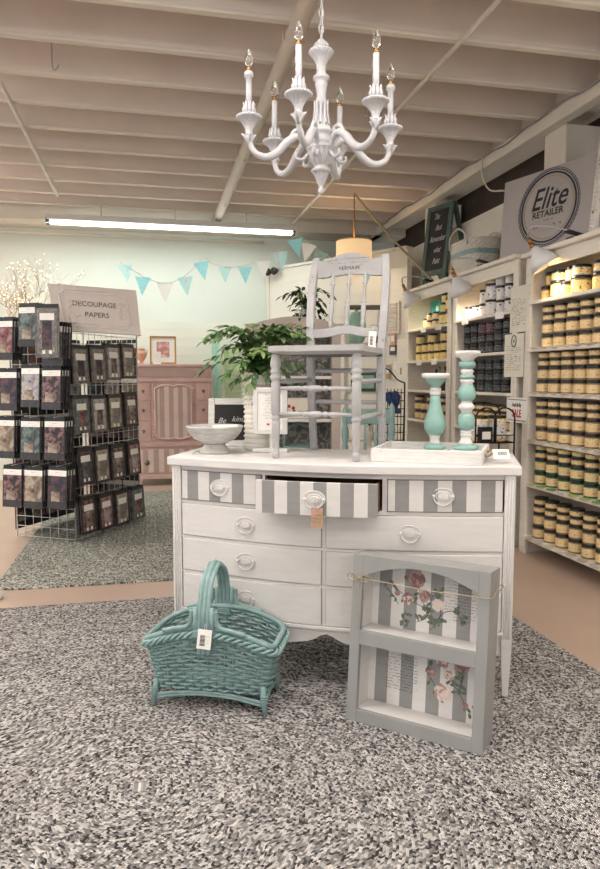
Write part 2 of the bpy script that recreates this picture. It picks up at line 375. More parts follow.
def spline(pts, n=6, closed=False):
    P = [Vector(p) for p in pts]; out = []; m = len(P)
    for i in range(m if closed else m-1):
        p0 = P[(i-1) % m] if closed else P[max(i-1, 0)]; p1 = P[i]; p2 = P[(i+1) % m]; p3 = P[(i+2) % m] if closed else P[min(i+2, m-1)]
        for k in range(n):
            t = k/n; out.append(0.5*((2*p1)+(p2-p0)*t+(2*p0-5*p1+4*p2-p3)*t*t+(3*p1-p0-3*p2+p3)*t*t*t))
    if not closed: out.append(P[-1])
    return out
def scribble(mb, x0, x1, z, y, amp, r=0.0005, seed=0, axis='x'):
    """a line of cursive pen strokes"""
    rr = random.Random(seed); pts = []; x = x0
    while x < x1:
        pts.append((x, y, z+amp*rr.uniform(-1, 1))); x += amp*rr.uniform(0.5, 1.1)
        if rr.random() < 0.14:
            if len(pts) > 2: mb.tube(pts, r, 3)
            pts = []; x += amp*1.6
    if len(pts) > 2: mb.tube(pts, r, 3)

# ============================================================ the setting
WX, BY = 2.88, 8.5
b = MB(); b.box(-9, 3.2, -4, 9, -0.1, 0); struct(b.build('floor', floor_mat()))
b = MB(); b.box(-9, 3.2, BY, BY+0.1, 0, 1.88); b.build('wall_back_boards', 'shiplap', kind='structure')
b = MB(); b.box(-9, 3.2, BY+0.012, BY+0.11, 1.88, 3.4); struct(b.build('wall_back', 'wall'))
b = MB(); b.box(WX, WX+0.1, -4, 9, 0, 2.64); struct(b.build('wall_right', 'shiplapwide'))
b = MB(); b.box(WX+0.25, WX+0.3, -4, 9, 2.5, 3.4); struct(b.build('wall_right_upper', 'gapdark'))
b = MB(); b.box(-7, 3.3, -4, 9, 3.36, 3.42); struct(b.build('ceiling', 'joist'))
JY = [4.07+0.462*k for k in range(-13, 10)]
for y in JY:
    b = MB(); b.box(-7, WX-0.02, y-0.022, y+0.022, 3.05, 3.36); o = struct(b.build('trim_1', 'joist'))
    b = MB(); b.box(-7, WX-0.02, y-0.026, y+0.026, 3.03, 3.052); struct(b.build('trim_2', 'joistlight', bevel=0.006))
b = MB(); b.box(WX-0.16, WX-0.07, -4, 8.5, 2.93, 3.03); struct(b.build('trim_3', 'joistlight', bevel=0.01))      # long side beam
b = MB(); b.box(WX-0.02, WX+0.25, -4, 8.5, 3.03, 3.36); struct(b.build('trim_4', 'joistlight'))
for y in (4.42, 3.0, 6.6):
    b = MB(); b.box(WX-0.08, WX+0.2, y-0.13, y+0.13, 2.6, 2.93); struct(b.build('trim_5', 'joistlight', bevel=0.006))
b = MB(); b.box(-5, 3.1, 8.05, 8.5, 2.93, 3.2); struct(b.build('trim_6', 'joistlight'))
# angled board partition across the far right corner
pA, pB = Vector((1.45, 8.5)), Vector((2.62, 6.75))
pd = (pB-pA); pl_ = pd.length; ang = math.atan2(pd.y, pd.x)
b = MB(); b.T = Matrix.Translation((pA.x, pA.y, 0)) @ Matrix.Rotation(ang, 4, 'Z')
b.box(0, pl_, 0, 0.08, 0, 2.53); b.build('wall_corner', 'shiplapwide', kind='structure')
b = MB(); b.T = Matrix.Translation((pA.x, pA.y, 0)) @ Matrix.Rotation(ang, 4, 'Z')
b.box(-0.02, pl_, -0.02, 0.1, 2.53, 2.56); b.box(0, 0.05, -0.015, 0.0, 0, 2.53); struct(b.build('trim_7', 'joistlight'))

# ceiling pipes (each its own run)
pz = at_z(283, 60, 2.99)
b = MB(); b.tube([(pz.x, -3, 2.975), (pz.x, 8.46, 2.975)], 0.046, 14)
o = b.build('ceiling_pipe', 'pipe'); tag(o, 'thick beige pipe running lengthwise below the ceiling joists', 'pipe')
b = MB()
for y in (3.66, 5.55, 7.0): b.tube([(pz.x-0.05, y, 3.04), (pz.x-0.052, y, 2.97), (pz.x, y, 2.923), (pz.x+0.052, y, 2.97), (pz.x+0.05, y, 3.04)], 0.006, 6)
b.build('hanger', 'pipe', o)
pz = at_z(440, 60, 3.035)
b = MB(); b.tube([(pz.x, -3, 3.013), (pz.x, 8.04, 3.013)], 0.013, 8)
tag(b.build('conduit', 'joistlight'), 'thin pale conduit running under the joists right of the chandelier', 'conduit')
pz = at_z(36, 150, 3.035)
b = MB(); b.tube([(pz.x, -3, 3.010), (pz.x, 7.3, 3.010)], 0.016, 8)
tag(b.build('conduit', 'joistlight'), 'thin pale conduit under the joists at the far left of the ceiling', 'conduit')
b = MB(); b.tube([(-4.9, 8.42, 2.86), (1.4, 8.42, 2.86)], 0.016, 8)
tag(b.build('wall_conduit', 'joistlight'), 'thin horizontal conduit along the top of the back wall', 'conduit')
# cable looping along the right beam
b = MB(); pts = []
for i in range(30):
    y = 3.2+i*0.16; pts.append((WX-0.175, y, 3.015-0.012*math.sin(i*0.7)-0.006*(i % 3)))
b.tube(spline(pts, 3), 0.006, 6)
tag(b.build('cable', 'stripegrey'), 'grey cable stapled along the beam above the bookcases', 'cable')
b = MB(); b.tube(spline([(2.70, 5.3, 3.0), (2.69, 5.28, 2.86), (2.72, 5.2, 2.72), (2.78, 5.02, 2.66), (2.8, 4.95, 2.5), (2.8, 4.95, 2.3)], 6), 0.007, 6)
tag(b.build('hanging_cable', 'joistlight'), 'pale cable drooping from the beam behind the grey sign board', 'cable')

# fluorescent fixture at the back
pL, pR = at_Y(50, 222, 7.7), at_Y(292, 230, 7.7)
t = thing('fluorescent_light', 'long twin-tube fluorescent light fixed under the ceiling before the back wall', 'ceiling light', ((pL.x+pR.x)/2, 7.7, (pL.z+pR.z)/2))
hw = (pR.x-pL.x)/2
b = MB(); b.box(-hw-0.03, hw+0.03, -0.06, 0.06, 0.0, 0.06); b.build('housing', 'white', t, bevel=0.008)
for dy in (-0.038, 0.038):
    b = MB(); b.tube([(-hw, dy, -0.022), (hw, dy, -0.022)], 0.0125, 10); b.build('tube', 'glow', t)
b = MB(); b.box(-hw-0.04, -hw, -0.05, 0.05, -0.04, 0.02); b.box(hw, hw+0.04, -0.05, 0.05, -0.04, 0.02); b.build('end_cap', 'greyink', t, bevel=0.004)
b = MB(); zz = 3.03-(pL.z+pR.z)/2
for x in (-hw*0.6, 0, hw*0.6): b.tube([(x, 0, 0.05), (x, 0, zz)], 0.006, 6)
b.build('hanging_rods', 'white', t)
# a few hooks left in the ceiling
for px, py, nm in ((52, 55, 'joist above the fluorescent light, far left'), (365, 103, 'joist right of the chandelier')):
    p = at_z(px, py, 3.05); b = MB(); b.tube(spline([(p.x, p.y, 3.34), (p.x, p.y, 3.0), (p.x+0.02, p.y, 2.975), (p.x+0.035, p.y, 3.0)], 5), 0.005, 6)
    tag(b.build('ceiling_hook', 'steel'), 'small metal hook screwed into the '+nm, 'hook')

# ============================================================ rugs
def rug(name, x0, x1, y0, y1, pw, m, label):
    cx, cy, hx, hy = (x0+x1)/2, (y0+y1)/2, (x1-x0)/2, (y1-y0)/2
    b = MB(); ring = []
    N_ = 160
    for k in range(N_):
        q = 2*PI*k/N_; c, s_ = math.cos(q), math.sin(q)
        ring.append((cx+hx*math.copysign(abs(c)**(2/pw), c), cy+hy*math.copysign(abs(s_)**(2/pw), s_)))
    b.prism(ring, 0.0005, 0.010)
    o = b.build(name, m); tag(o, label, 'rug')
    e = MB(); e.tube([(x, y, 0.005) for x, y in ring], 0.0055, 8, closed=True); e.build('edge_braid', m, o)
rug('braided_rug', -1.9, 1.76, 0.15, 3.69, 9, rug_mat('speckled_braid', -0.05, 1.95, 0.02, 0.02, S(70, 69, 70), S(134, 131, 129), S(206, 202, 198)), 'large speckled grey and white braided rug under the white dresser')
rug('braided_rug', -0.885, 1.35, 4.03, 7.25, 26, rug_mat('speckled_braid_back', 0.25, 5.65, 0.02, 0.62, S(84, 86, 82), S(132, 134, 126), S(206, 206, 194)), 'smaller grey braided rug under the wire display rack')

# ============================================================ dresser
DW = 1.383; DTH = -0.4488; DO = Vector((0.0625, 2.811, 0.0)); RUGZ = 0.010; DH = 0.881
def dloc(x, y, z=DH): return DO+Vector((math.cos(DTH)*x-math.sin(DTH)*y, math.sin(DTH)*x+math.cos(DTH)*y, z))
def bow(x): return 0.10*math.sin(PI*min(max((x-0.02)/(DW-0.04), 0), 1))
dr = thing('dresser', 'white bow-front dresser with grey striped top drawers, one pulled open', 'dresser', DO, DTH)
# top slab
xs = lin(0.0, DW, 40)
b = MB(); b.prism([(x, -bow(x)-0.005) for x in xs]+[(DW, 0.445), (0, 0.445)], 0.846, DH)
b.build('tabletop', 'white', dr, bevel=0.005)
def fr(x0, x1, z0, z1, y0, y1, n=18, mb=None):
    mb = mb or MB(); mb.strip_xz(lin(x0, x1, n), lambda x: z0, lambda x: z1, lambda x: -bow(x)+y0, lambda x: -bow(x)+y1); return mb
b = MB()
xs = lin(0.05, DW-0.05, 36)
b.prism([(x, -bow(x)+0.032) for x in xs]+[(DW-0.03, 0.43), (0.03, 0.43)], 0.255, 0.70)       # lower block
b.box(0.03, 0.05, 0.03, 0.43, 0.70, 0.846); b.box(DW-0.05, DW-0.03, 0.03, 0.43, 0.70, 0.846); b.box(0.03, DW-0.03, 0.41, 0.43, 0.70, 0.846)
fr(0.05, DW-0.05, 0.828, 0.846, 0.018, 0.05, mb=b)
fr(0.05, DW-0.05, 0.694, 0.708, 0.016, 0.06, mb=b)
for z in (0.555, 0.41): fr(0.05, DW-0.05, z-0.005, z+0.005, 0.014, 0.06, mb=b)
for (x0, x1) in ((0.423, 0.434), (0.887, 0.905)): fr(x0, x1, 0.70, 0.83, 0.018, 0.05, n=3, mb=b)
fr(0.663, 0.677, 0.255, 0.70, 0.018, 0.06, n=3, mb=b)
b.build('carcass', 'white', dr)
# apron with scroll-cut lower edge
def apr(x):
    u = (x-0.05)/(DW-0.10); return 0.172+0.03*math.exp(-((u-0.49)/0.035)**2)+0.022*math.exp(-((u-0.5)/0.16)**2) - 0.012*math.sin(PI*u*2)**2
b = MB(); b.strip_xz(lin(0.05, DW-0.05, 60), apr, lambda x: 0.246, lambda x: -bow(x)+0.022, lambda x: -bow(x)+0.045); b.build('apron', 'white', dr)
b = MB(); fr(0.045, DW-0.045, 0.244, 0.258, 0.006, 0.05, n=40, mb=b); b.build('base_moulding', 'white', dr, bevel=0.003)
# posts with flutes and tapered feet
for (x0, x1) in ((0.02, 0.058), (DW-0.058, DW-0.02)):
    b = MB(); b.box(x0, x1, 0.0, 0.05, 0.2, 0.846)
    xm = (x0+x1)/2
    for k in (-1, 0, 1): b.tube([(xm+k*0.0095, 0.0, 0.235), (xm+k*0.0095, 0.0, 0.83)], 0.0042, 6)
    b.add([(x0, 0, 0.2), (x1, 0, 0.2), (x1, 0.05, 0.2), (x0, 0.05, 0.2), (xm-0.011, 0.008, RUGZ), (xm+0.011, 0.008, RUGZ), (xm+0.011, 0.035, RUGZ), (xm-0.011, 0.035, RUGZ)],
          [(0, 1, 5, 4), (1, 2, 6, 5), (2, 3, 7, 6), (3, 0, 4, 7), (4, 5, 6, 7)])
    b.build('leg', 'white', dr, bevel=0.003)
    b = MB(); b.box(x0, x1, 0.385, 0.435, RUGZ, 0.846); b.build('leg', 'white', dr, bevel=0.004)
# drawer fronts
def handle(parent, x, z, y):
    """oval stamped backplate with a drop bail"""
    h = MB(); h.T = Matrix.Translation((x, y, z)) @ Matrix.Scale(0.9, 4) @ Matrix.Translation((-x, -y, -z))
    def disc(rx, rz, y0, y1, n=28):
        vs = [(x+rx*math.cos(2*PI*k/n), y0, z+rz*math.sin(2*PI*k/n)) for k in range(n)]+[(x+rx*0.9*math.cos(2*PI*k/n), y1, z+rz*0.9*math.sin(2*PI*k/n)) for k in range(n)]
        h.add(vs, [(k, (k+1) % n, (k+1) % n+n, k+n) for k in range(n)]+[tuple(range(n, 2*n))], False)
    disc(0.044, 0.033, y, y-0.003); disc(0.022, 0.0135, y-0.003, y-0.012)
    def ring(rx, rz, yy, tr, a0=0.0, a1=2*PI, closed=True):
        n = 36; h.tube([(x+rx*math.cos(q), yy, z+rz*math.sin(q)) for q in lin(a0, a1-(2*PI/n if closed else 0), n)], tr, 6, closed=closed)
    ring(0.0435, 0.0325, y-0.004, 0.0026); ring(0.0285, 0.0195, y-0.004, 0.0024); ring(0.036, 0.0265, y-0.003, 0.0012)
    ring(0.037, 0.037, y-0.011, 0.0030, PI, 2*PI, False)
    for sgx in (-1, 1): h.sphere((x+sgx*0.037, y-0.008, z), 0.0065, 8, 6)
    h.build('handle', 'white', parent)
def striped(x0, x1, z0, z1, y, unit, n_half=True):
    b = MB(); e = [x0]; x = x0+unit*0.5; 
    while x < x1-0.004: e.append(x); x += unit
    e.append(x1); 
    for i in range(len(e)-1):
        b.cur = i % 2; b.strip_xz(lin(e[i], e[i+1], 4), lambda x: z0, lambda x: z1, lambda x: -bow(x)+y, lambda x: -bow(x)+y+0.02)
    return b
for (x0, x1) in ((0.063, 0.42), (0.908, 1.318)):
    d = striped(x0, x1, 0.711, 0.826, 0.012, 0.0512).build('drawer', ['white', 'stripegrey'], dr)
    b = MB()
    for (a0, a1, c0, c1) in ((x0-0.003, x1+0.003, 0.826, 0.829), (x0-0.003, x1+0.003, 0.708, 0.711)): fr(a0, a1, c0, c1, 0.011, 0.03, mb=b)
    b.build('edge_line', 'greyink', d)
    xm = (x0+x1)/2+ (0.0 if x0 < 0.5 else -0.007); handle(d, xm, 0.769, -bow(xm)+0.012)
OUT = 0.125
d = striped(0.437, 0.884, 0.709, 0.828, -OUT+0.012, 0.0487).build('drawer', ['white', 'stripegrey'], dr, label='grey and white striped drawer pulled open')
b = MB()
for x in (0.446, 0.866): b.box(x, x+0.012, -bow(0.66)-OUT+0.055 if False else -bow(x)-OUT+0.032, 0.30, 0.712, 0.815)
b.box(0.446, 0.878, -bow(0.45)-OUT+0.04, 0.30, 0.712, 0.718); b.box(0.446, 0.878, 0.29, 0.30, 0.712, 0.815)
b.build('drawer_box', 'brownwood', d)
handle(d, 0.661, 0.769, -bow(0.661)+0.012-OUT)
for (z0, z1) in ((0.562, 0.692), (0.417, 0.549), (0.260, 0.404)):
    for (x0, x1) in ((0.062, 0.661), (0.679, 1.323)):
        b = MB(); fr(x0, x1, z0, z1, 0.010, 0.032, n=22, mb=b); d = b.build('drawer', 'white', dr, bevel=0.003)
        xm = 0.354 if x0 < 0.5 else 0.99; handle(d, xm, (z0+z1)/2+0.002, -bow(xm)+0.010)
# hang tag on the open drawer's handle
p = dloc(0.675, -bow(0.66)-OUT-0.012, 0)
t = thing('hang_tag', 'small brown floral hang tag on the handle of the open striped drawer', 'tag', (p.x, p.y, 0.757), DTH)
b = MB(); b.box(-0.021, 0.021, -0.001, 0.001, -0.088, -0.015); b.build('card', mat('floral_tag', S(170, 140, 110), 0.6, ramp=[(0.0, S(150, 150, 100)), (0.45, S(180, 150, 116)), (0.6, S(196, 150, 140)), (1.0, S(110, 84, 70))], vscale=45), t)
b = MB(); b.tube(spline([(0, 0.0, -0.02), (-0.008, 0.002, 0.006), (0.004, 0.0, 0.016), (0.01, -0.002, -0.02)], 5), 0.0009, 4); b.build('string', 'twine', t)
b = MB(); [scribble(b, -0.016, 0.016, z, -0.0015, 0.003, 0.0006, int(-z*1000)) for z in (-0.04, -0.052, -0.064)]; b.build('writing', 'ink', t)

# ============================================================ shelf box leaning on the dresser
BW, BH, BD = 0.478, 0.579, 0.125
bp = Vector((0.6485, 2.204)); bth = math.atan2(-0.66734, 0.74475); lean = math.radians(5.8)
sb = thing('shelf_box', 'grey arched two-shelf display box leaning against the dresser front', 'shelf box', (bp.x, bp.y, RUGZ), rot=(Matrix.Rotation(bth, 3, 'Z') @ Matrix.Rotation(-lean, 3, 'X')).to_euler())
FB, FT = 0.037, 0.020
b = MB()
b.box(0, FB, 0, FT, 0, BH); b.box(BW-FB, BW, 0, FT, 0, BH); b.box(FB, BW-FB, 0, FT, 0, 0.042); b.box(FB, BW-FB, 0, FT, 0.268, 0.317)
arch = lambda x: 0.504+0.050*(1-((x-BW/2)/(BW/2-FB))**2)
b.strip_xz(lin(FB, BW-FB, 26), arch, lambda x: BH, 0, FT)
b.build('face_frame', 'boxgrey', sb, bevel=0.0015)
b = MB(); b.box(0, 0.016, FT, BD, 0, BH); b.box(BW-0.016, BW, FT, BD, 0, BH); b.box(0.016, BW-0.016, FT, BD, BH-0.016, BH); b.box(0.016, BW-0.016, FT, BD, 0, 0.014)
b.build('casing', 'boxgrey', sb)
b = MB(); b.box(0.016, 0.03, FT, BD-0.008, 0.014, BH-0.016); b.box(BW-0.03, BW-0.016, FT, BD-0.008, 0.014, BH-0.016); b.box(0.03, BW-0.03, FT, BD-0.008, 0.03, 0.0425); b.box(0.03, BW-0.03, FT, BD-0.008, 0.304, 0.3175)
b.build('shelf', 'white', sb, label='white inner shelves and sides')
b = MB(); e = [0.03]+[0.055+0.0478*k for k in range(9)]; e = [x for x in e if x < BW-0.03]+[BW-0.03]
for i in range(len(e)-1):
    b.cur = i % 2; b.box(e[i], e[i+1], BD-0.008, BD, 0.014, BH-0.016)
b.build('back_panel', ['white', 'stripegrey'], sb)
YP = BD-0.0092
PINKS = ['rosea', 'roseb', 'rosec']
M['rosea'] = mat('rose_petal_dark', S(158, 118, 117), 0.7, var=0.2, vscale=60); M['roseb'] = mat('rose_petal_mid', S(190, 156, 150), 0.7, var=0.2, vscale=60)
M['rosec'] = mat('rose_petal_pale', S(226, 210, 200), 0.7, var=0.08, vscale=60); M['roseleaf'] = mat('printed_leaf', S(116, 126, 110), 0.7, var=0.3, vscale=60)
M['rosestem'] = mat('printed_stem', S(90, 92, 78), 0.7)
def petal(b, cx, cz, r, ang_, w_, y):
    d_ = Vector((math.cos(ang_), math.sin(ang_))); n_ = Vector((-d_.y, d_.x)); pts = []
    for u, v_ in ((0, 0), (0.25, 0.35), (0.6, 0.5), (0.9, 0.35), (1.0, 0), (0.9, -0.35), (0.6, -0.5), (0.25, -0.35)):
        q = Vector((cx, cz))+d_*r*u+n_*w_*v_; pts.append((q.x, y, q.y))
    b.add(pts, [tuple(range(8))])
def rose(cx, cz, r, rr, kinds=(0, 1, 2)):
    b = MB(); y = YP
    for ring, (f_, n_) in enumerate(((1.0, 9), (0.75, 7), (0.5, 6), (0.28, 4))):
        for k in range(n_):
            b.cur = kinds[rr.randrange(len(kinds))]; petal(b, cx, cz, r*f_*rr.uniform(0.9, 1.1), 2*PI*k/n_+ring*0.5+rr.uniform(-.2, .2), r*f_*0.75, y); y -= 0.00002
    b.build('printed_rose', ['rosea', 'roseb', 'rosec'], sb)
def sprig(pts, leaves, rr, size=0.022):
    b = MB(); sp_ = spline([(x, YP+0.0004, z) for x, z in pts], 6); b.cur = 0; b.tube(sp_, 0.0011, 4)
    b.cur = 1
    for k in range(leaves):
        q = sp_[rr.randrange(2, len(sp_))]; petal(b, q.x, q.z, size*rr.uniform(0.7, 1.3), rr.uniform(0, 2*PI), size*0.5, YP+0.0002-0.00002*k)
    b.build('printed_stem', ['rosestem', 'roseleaf'], sb)
rr = random.Random(3)
sprig([(0.27, 0.34), (0.25, 0.39), (0.215, 0.43), (0.20, 0.50)], 12, rr); sprig([(0.24, 0.40), (0.18, 0.42), (0.13, 0.45), (0.10, 0.475)], 9, rr)
sprig([(0.26, 0.35), (0.30, 0.40), (0.34, 0.405), (0.36, 0.38)], 10, rr, 0.026); sprig([(0.20, 0.35), (0.235, 0.37), (0.25, 0.41)], 8, rr)
sprig([(0.16, 0.38), (0.15, 0.35), (0.17, 0.34)], 7, rr, 0.024); sprig([(0.23, 0.46), (0.26, 0.45), (0.28, 0.47)], 7, rr); sprig([(0.13, 0.40), (0.11, 0.43), (0.075, 0.46)], 5, rr, 0.014); sprig([(0.25, 0.33), (0.28, 0.37), (0.285, 0.41)], 6, rr, 0.018)
rose(0.195, 0.500, 0.033, rr, (0, 0, 1)); rose(0.165, 0.425, 0.023, rr, (0, 1, 2)); rose(0.225, 0.445, 0.022, rr, (0, 1)); rose(0.275, 0.420, 0.023, rr, (2, 2, 2)); rose(0.125, 0.44, 0.011, rr, (0, 1)); rose(0.10, 0.475, 0.009, rr, (0,)); rose(0.155, 0.50, 0.008, rr, (0,))
sprig([(0.30, 0.25), (0.32, 0.19), (0.36, 0.14), (0.40, 0.08)], 14, rr); sprig([(0.27, 0.24), (0.25, 0.19), (0.28, 0.14), (0.31, 0.09)], 10, rr); sprig([(0.42, 0.08), (0.44, 0.14), (0.45, 0.20)], 9, rr); sprig([(0.38, 0.25), (0.37, 0.19), (0.36, 0.13)], 10, rr)
rose(0.30, 0.235, 0.026, rr, (0, 1, 2)); rose(0.37, 0.235, 0.03, rr, (0, 1)); rose(0.265, 0.185, 0.017, rr, (0, 1)); rose(0.325, 0.195, 0.024, rr, (2, 2, 1)); rose(0.31, 0.125, 0.034, rr, (2, 2, 2, 1)); rose(0.435, 0.135, 0.014, rr, (0, 1)); rose(0.385, 0.10, 0.012, rr, (0, 1))
b = MB()
for k in range(14): scribble(b, 0.295 if k < 11 else 0.33, 0.432, 0.520-0.0108*k, YP, 0.0024, 0.00065, k)
b.build('printed_script', 'ink', sb); b = MB()
for k in range(14): scribble(b, 0.095, 0.215, 0.243-0.0108*k, YP, 0.0024, 0.00065, 40+k)
b.build('printed_script', 'ink', sb)
# twine round the top with a bow
b = MB()
zt = 0.500
loop = [(-0.004, -0.004, zt), (0.12, -0.003, zt-0.004), (0.25, -0.003, zt-0.008), (0.38, -0.003, zt-0.006), (BW+0.003, -0.004, zt-0.002), (BW+0.004, BD*0.5, zt+0.012), (BW+0.002, BD+0.002, zt+0.02), (BW/2, BD+0.004, zt+0.01), (-0.003, BD+0.002, zt+0.004), (-0.004, BD*0.5, zt)]
b.tube(spline(loop, 5, closed=True), 0.0018, 5, closed=True)
for sg in (-1, 1):
    b.tube(spline([(0.028, -0.006, zt), (0.028+sg*0.03, -0.014, zt+0.014), (0.028+sg*0.042, -0.012, zt-0.002), (0.028+sg*0.02, -0.01, zt-0.012), (0.028, -0.006, zt)], 6), 0.0016, 5)
b.tube(spline([(0.028, -0.006, zt), (0.022, -0.01, zt-0.06), (0.03, -0.008, zt-0.13), (0.024, -0.006, zt-0.19)], 6), 0.0014, 5)
b.tube(spline([(0.03, -0.006, zt), (0.05, -0.008, zt-0.04), (0.047, -0.008, zt-0.09)], 6), 0.0014, 5)
b.sphere((0.028, -0.008, zt), 0.006, 8, 6)
b.build('twine_bow', 'twine', sb)

# ============================================================ wicker basket
bk = thing('wicker_basket', 'teal painted wicker magazine basket with a tall arched handle on the rug', 'basket', (-0.003, 2.458, RUGZ), math.atan2(-0.384, 0.923))
BL, BDp = 0.41, 0.20; Z0 = 0.065
def rim_pt(t, f=1.0, zo=0.0):
    """t 0..4 round the rectangle with rounded corners; f 0 bottom .. 1 rim"""
    ex = 0.035*f; w2, d2 = BL/2+ex, BDp/2+0.022*f
    q = 2*PI*t/4; c, s_ = math.cos(q), math.sin(q); p = 7
    x = w2*math.copysign(abs(c)**(2/p), c); y = d2*math.copysign(abs(s_)**(2/p), s_)
    ztop = 0.235+0.065*max(0, 1-(x/w2)**2) if abs(y) > d2*0.72 else 0.235+0.065*max(0, 1-(x/w2)**2)*0.6
    return Vector((BL/2+x, BDp/2+y, Z0+(ztop-Z0)*f+zo))
def even_loop(f, n):
    fine = [rim_pt(4*k/800, f) for k in range(800)]
    acc = [0]
    for k in range(800): acc.append(acc[-1]+(fine[(k+1) % 800]-fine[k]).length)
    out = []; j = 0
    for i in range(n):
        tgt = acc[-1]*i/n
        while acc[j+1] < tgt: j += 1
        u = (tgt-acc[j])/max(1e-9, acc[j+1]-acc[j]); out.append(fine[j].lerp(fine[(j+1) % 800], u))
    return out
NS = 40
b = MB(); rows = 15
for r_ in range(rows):
    f = (r_+0.5)/rows; lp = even_loop(f, NS*4); pts = []
    for i, p in enumerate(lp):
        nx = lp[(i+1) % len(lp)]; t_ = (nx-p).normalized(); n_ = Vector((t_.y, -t_.x, 0))
        pts.append(p+n_*0.0060*math.cos(PI*(i/4)+PI*(r_ % 2))+Vector((0, 0, 0.001*math.sin(i*1.7+r_))))
    b.tube(pts, 0.0050, 6, closed=True)
stk = [even_loop(f, NS) for f in (0, 0.33, 0.66, 1.0)]
for i in range(NS): b.tube([stk[k][i] for k in range(4)], 0.0030, 5)
b.build('woven_body', 'teal', bk)
b = MB(); b.box(0.01, BL-0.01, 0.01, BDp-0.01, Z0-0.004, Z0+0.004)
for k in range(14): b.tube([(0.005, 0.01+k*0.0165, Z0+0.006), (BL-0.005, 0.01+k*0.0165, Z0+0.006)], 0.004, 5)
b.build('base', 'teal', bk)
lp = even_loop(1.0, 220)
b = MB()
for st in range(3):
    pts = []
    for i, p in enumerate(lp):
        nx = lp[(i+1) % len(lp)]; t_ = (nx-p).normalized(); n_ = Vector((t_.y, -t_.x, 0)); q = 2*PI*(i/220*18)+st*2*PI/3
        pts.append(p+n_*(0.012+0.009*math.cos(q))+Vector((0, 0, -0.012+0.009*math.sin(q))))
    b.tube(pts, 0.0058, 6, closed=True)
pts = [p+Vector((0, 0, 0.008)) for p in lp]; b.tube(pts, 0.0105, 8, closed=True)
b.build('braided_rim', 'teal', bk)
b = MB()
for st in (-1, 0, 1):                                          # three canes side by side
    x = BL/2-0.005+st*0.0155
    zt = 0.50 if st == 0 else 0.495
    prof = [(x, -0.034, 0.215), (x, -0.034, 0.30), (x, -0.030, 0.37), (x, 0.002, 0.45), (x, 0.05, zt-0.008), (x, 0.10, zt+0.012), (x, 0.145, zt-0.008), (x, 0.195, 0.45), (x, 0.222, 0.37), (x, 0.226, 0.30), (x, 0.226, 0.13)]
    b.tube(spline(prof, 6), 0.0095, 8)
for st in (-2, 2):
    x = BL/2-0.005+st*0.0152
    b.tube([(x, -0.034, 0.27), (x, -0.034, 0.385)], 0.0085, 8); b.tube([(x, 0.226, 0.27), (x, 0.224, 0.38)], 0.0085, 8)
    sg = 1 if st > 0 else -1
    for y in (-0.034, 0.224):                                   # curved braces running down to the rim
        b.tube(spline([(x+sg*0.014, y, 0.375), (x+sg*0.016, y, 0.338), (x+sg*0.032, y, 0.314), (x+sg*0.07, y, 0.306), (x+sg*0.12, y, 0.294)], 6), 0.0082, 8)
for z in (0.285, 0.293, 0.301):
    b.tube([(BL/2-0.042, -0.044, z), (BL/2+0.032, -0.044, z)], 0.0045, 6)
for z in (0.28, 0.288, 0.296, 0.304): b.tube([(BL/2-0.03, 0.214, z), (BL/2+0.02, 0.214, z)], 0.0045, 6)
b.build('handle', 'teal', bk)
for (x, y) in ((0.0, 0.0), (BL, 0.0), (0.0, BDp), (BL, BDp)):
    sg = -1 if x == 0 else 1; sy = -1 if y == 0 else 1
    b = MB(); b.tube([(x-sg*0.006, y-sy*0.004, 0.10), (x-sg*0.002, y, 0.055), (x+sg*0.004, y+sy*0.003, 0.0)], 0.0105, 8)
    for z in (0.042, 0.050, 0.058, 0.066): b.tube([(x+0.0125*math.cos(q), y+0.0125*math.sin(q), z) for q in lin(0, 2*PI*11/12, 12)], 0.0035, 5, closed=True)
    b.build('leg', 'teal', bk)
for y in (0.0, BDp):
    b = MB()
    for dz in (0, 0.012): b.tube(spline([(0.005, y, 0.028+dz), (BL*0.25, y, 0.046+dz*0.8), (BL/2, y, 0.052+dz*0.8), (BL*0.75, y, 0.046+dz*0.8), (BL-0.005, y, 0.028+dz)], 5), 0.0062, 7)
    b.build('stretcher', 'teal', bk)
for x in (0.0, BL):
    b = MB(); b.tube(spline([(x, 0.005, 0.028), (x, BDp/2, 0.046), (x, BDp-0.005, 0.028)], 5), 0.0062, 7); b.build('stretcher', 'teal', bk)
def price_tag(label, loc, rz, w_=0.042, h_=0.062, tilt=(0, 0), wall=0):
    t = thing('price_tag', label, 'tag', loc, rot=(Matrix.Rotation(rz, 3, 'Z') @ Matrix.Rotation(tilt[0], 3, 'X') @ Matrix.Rotation(tilt[1], 3, 'Y')).to_euler())
    b = MB(); b.box(-w_/2, w_/2, -0.0008, 0.0008, -h_, 0); b.build('card', 'paper', t)
    b = MB(); r_ = random.Random(5); x = -w_*0.30
    z = -h_*0.30
    while z > -h_*0.82: hh = r_.uniform(0.0006, 0.0022); b.box(x, x+w_*0.36, -0.0014, -0.0008, z-hh, z); z -= hh+r_.uniform(0.0008, 0.002)
    for k in range(3): scribble(b, w_*0.12, w_*0.42, -h_*(0.35+0.16*k), -0.001, 0.0015, 0.0004, k)
    b.build('barcode', 'ink', t)
    b = MB(); b.tube(spline([(0, 0, -0.004), (-0.003, -0.002, 0.012), (0.002, 0.001, 0.02), (0.004, 0, -0.004)], 4), 0.0006, 4); b.build('string', 'paper', t)
    return t
mw = bk.matrix_world
tp = Matrix.Translation(bk.location) @ Matrix.Rotation(math.atan2(-0.384, 0.923), 4, 'Z') @ Vector((BL/2+0.008, -0.055, 0.315))
price_tag('white barcode price tag hanging on the teal basket handle', tp, math.atan2(-0.384, 0.923)+0.05, 0.05, 0.068, (-0.12, 0.08))

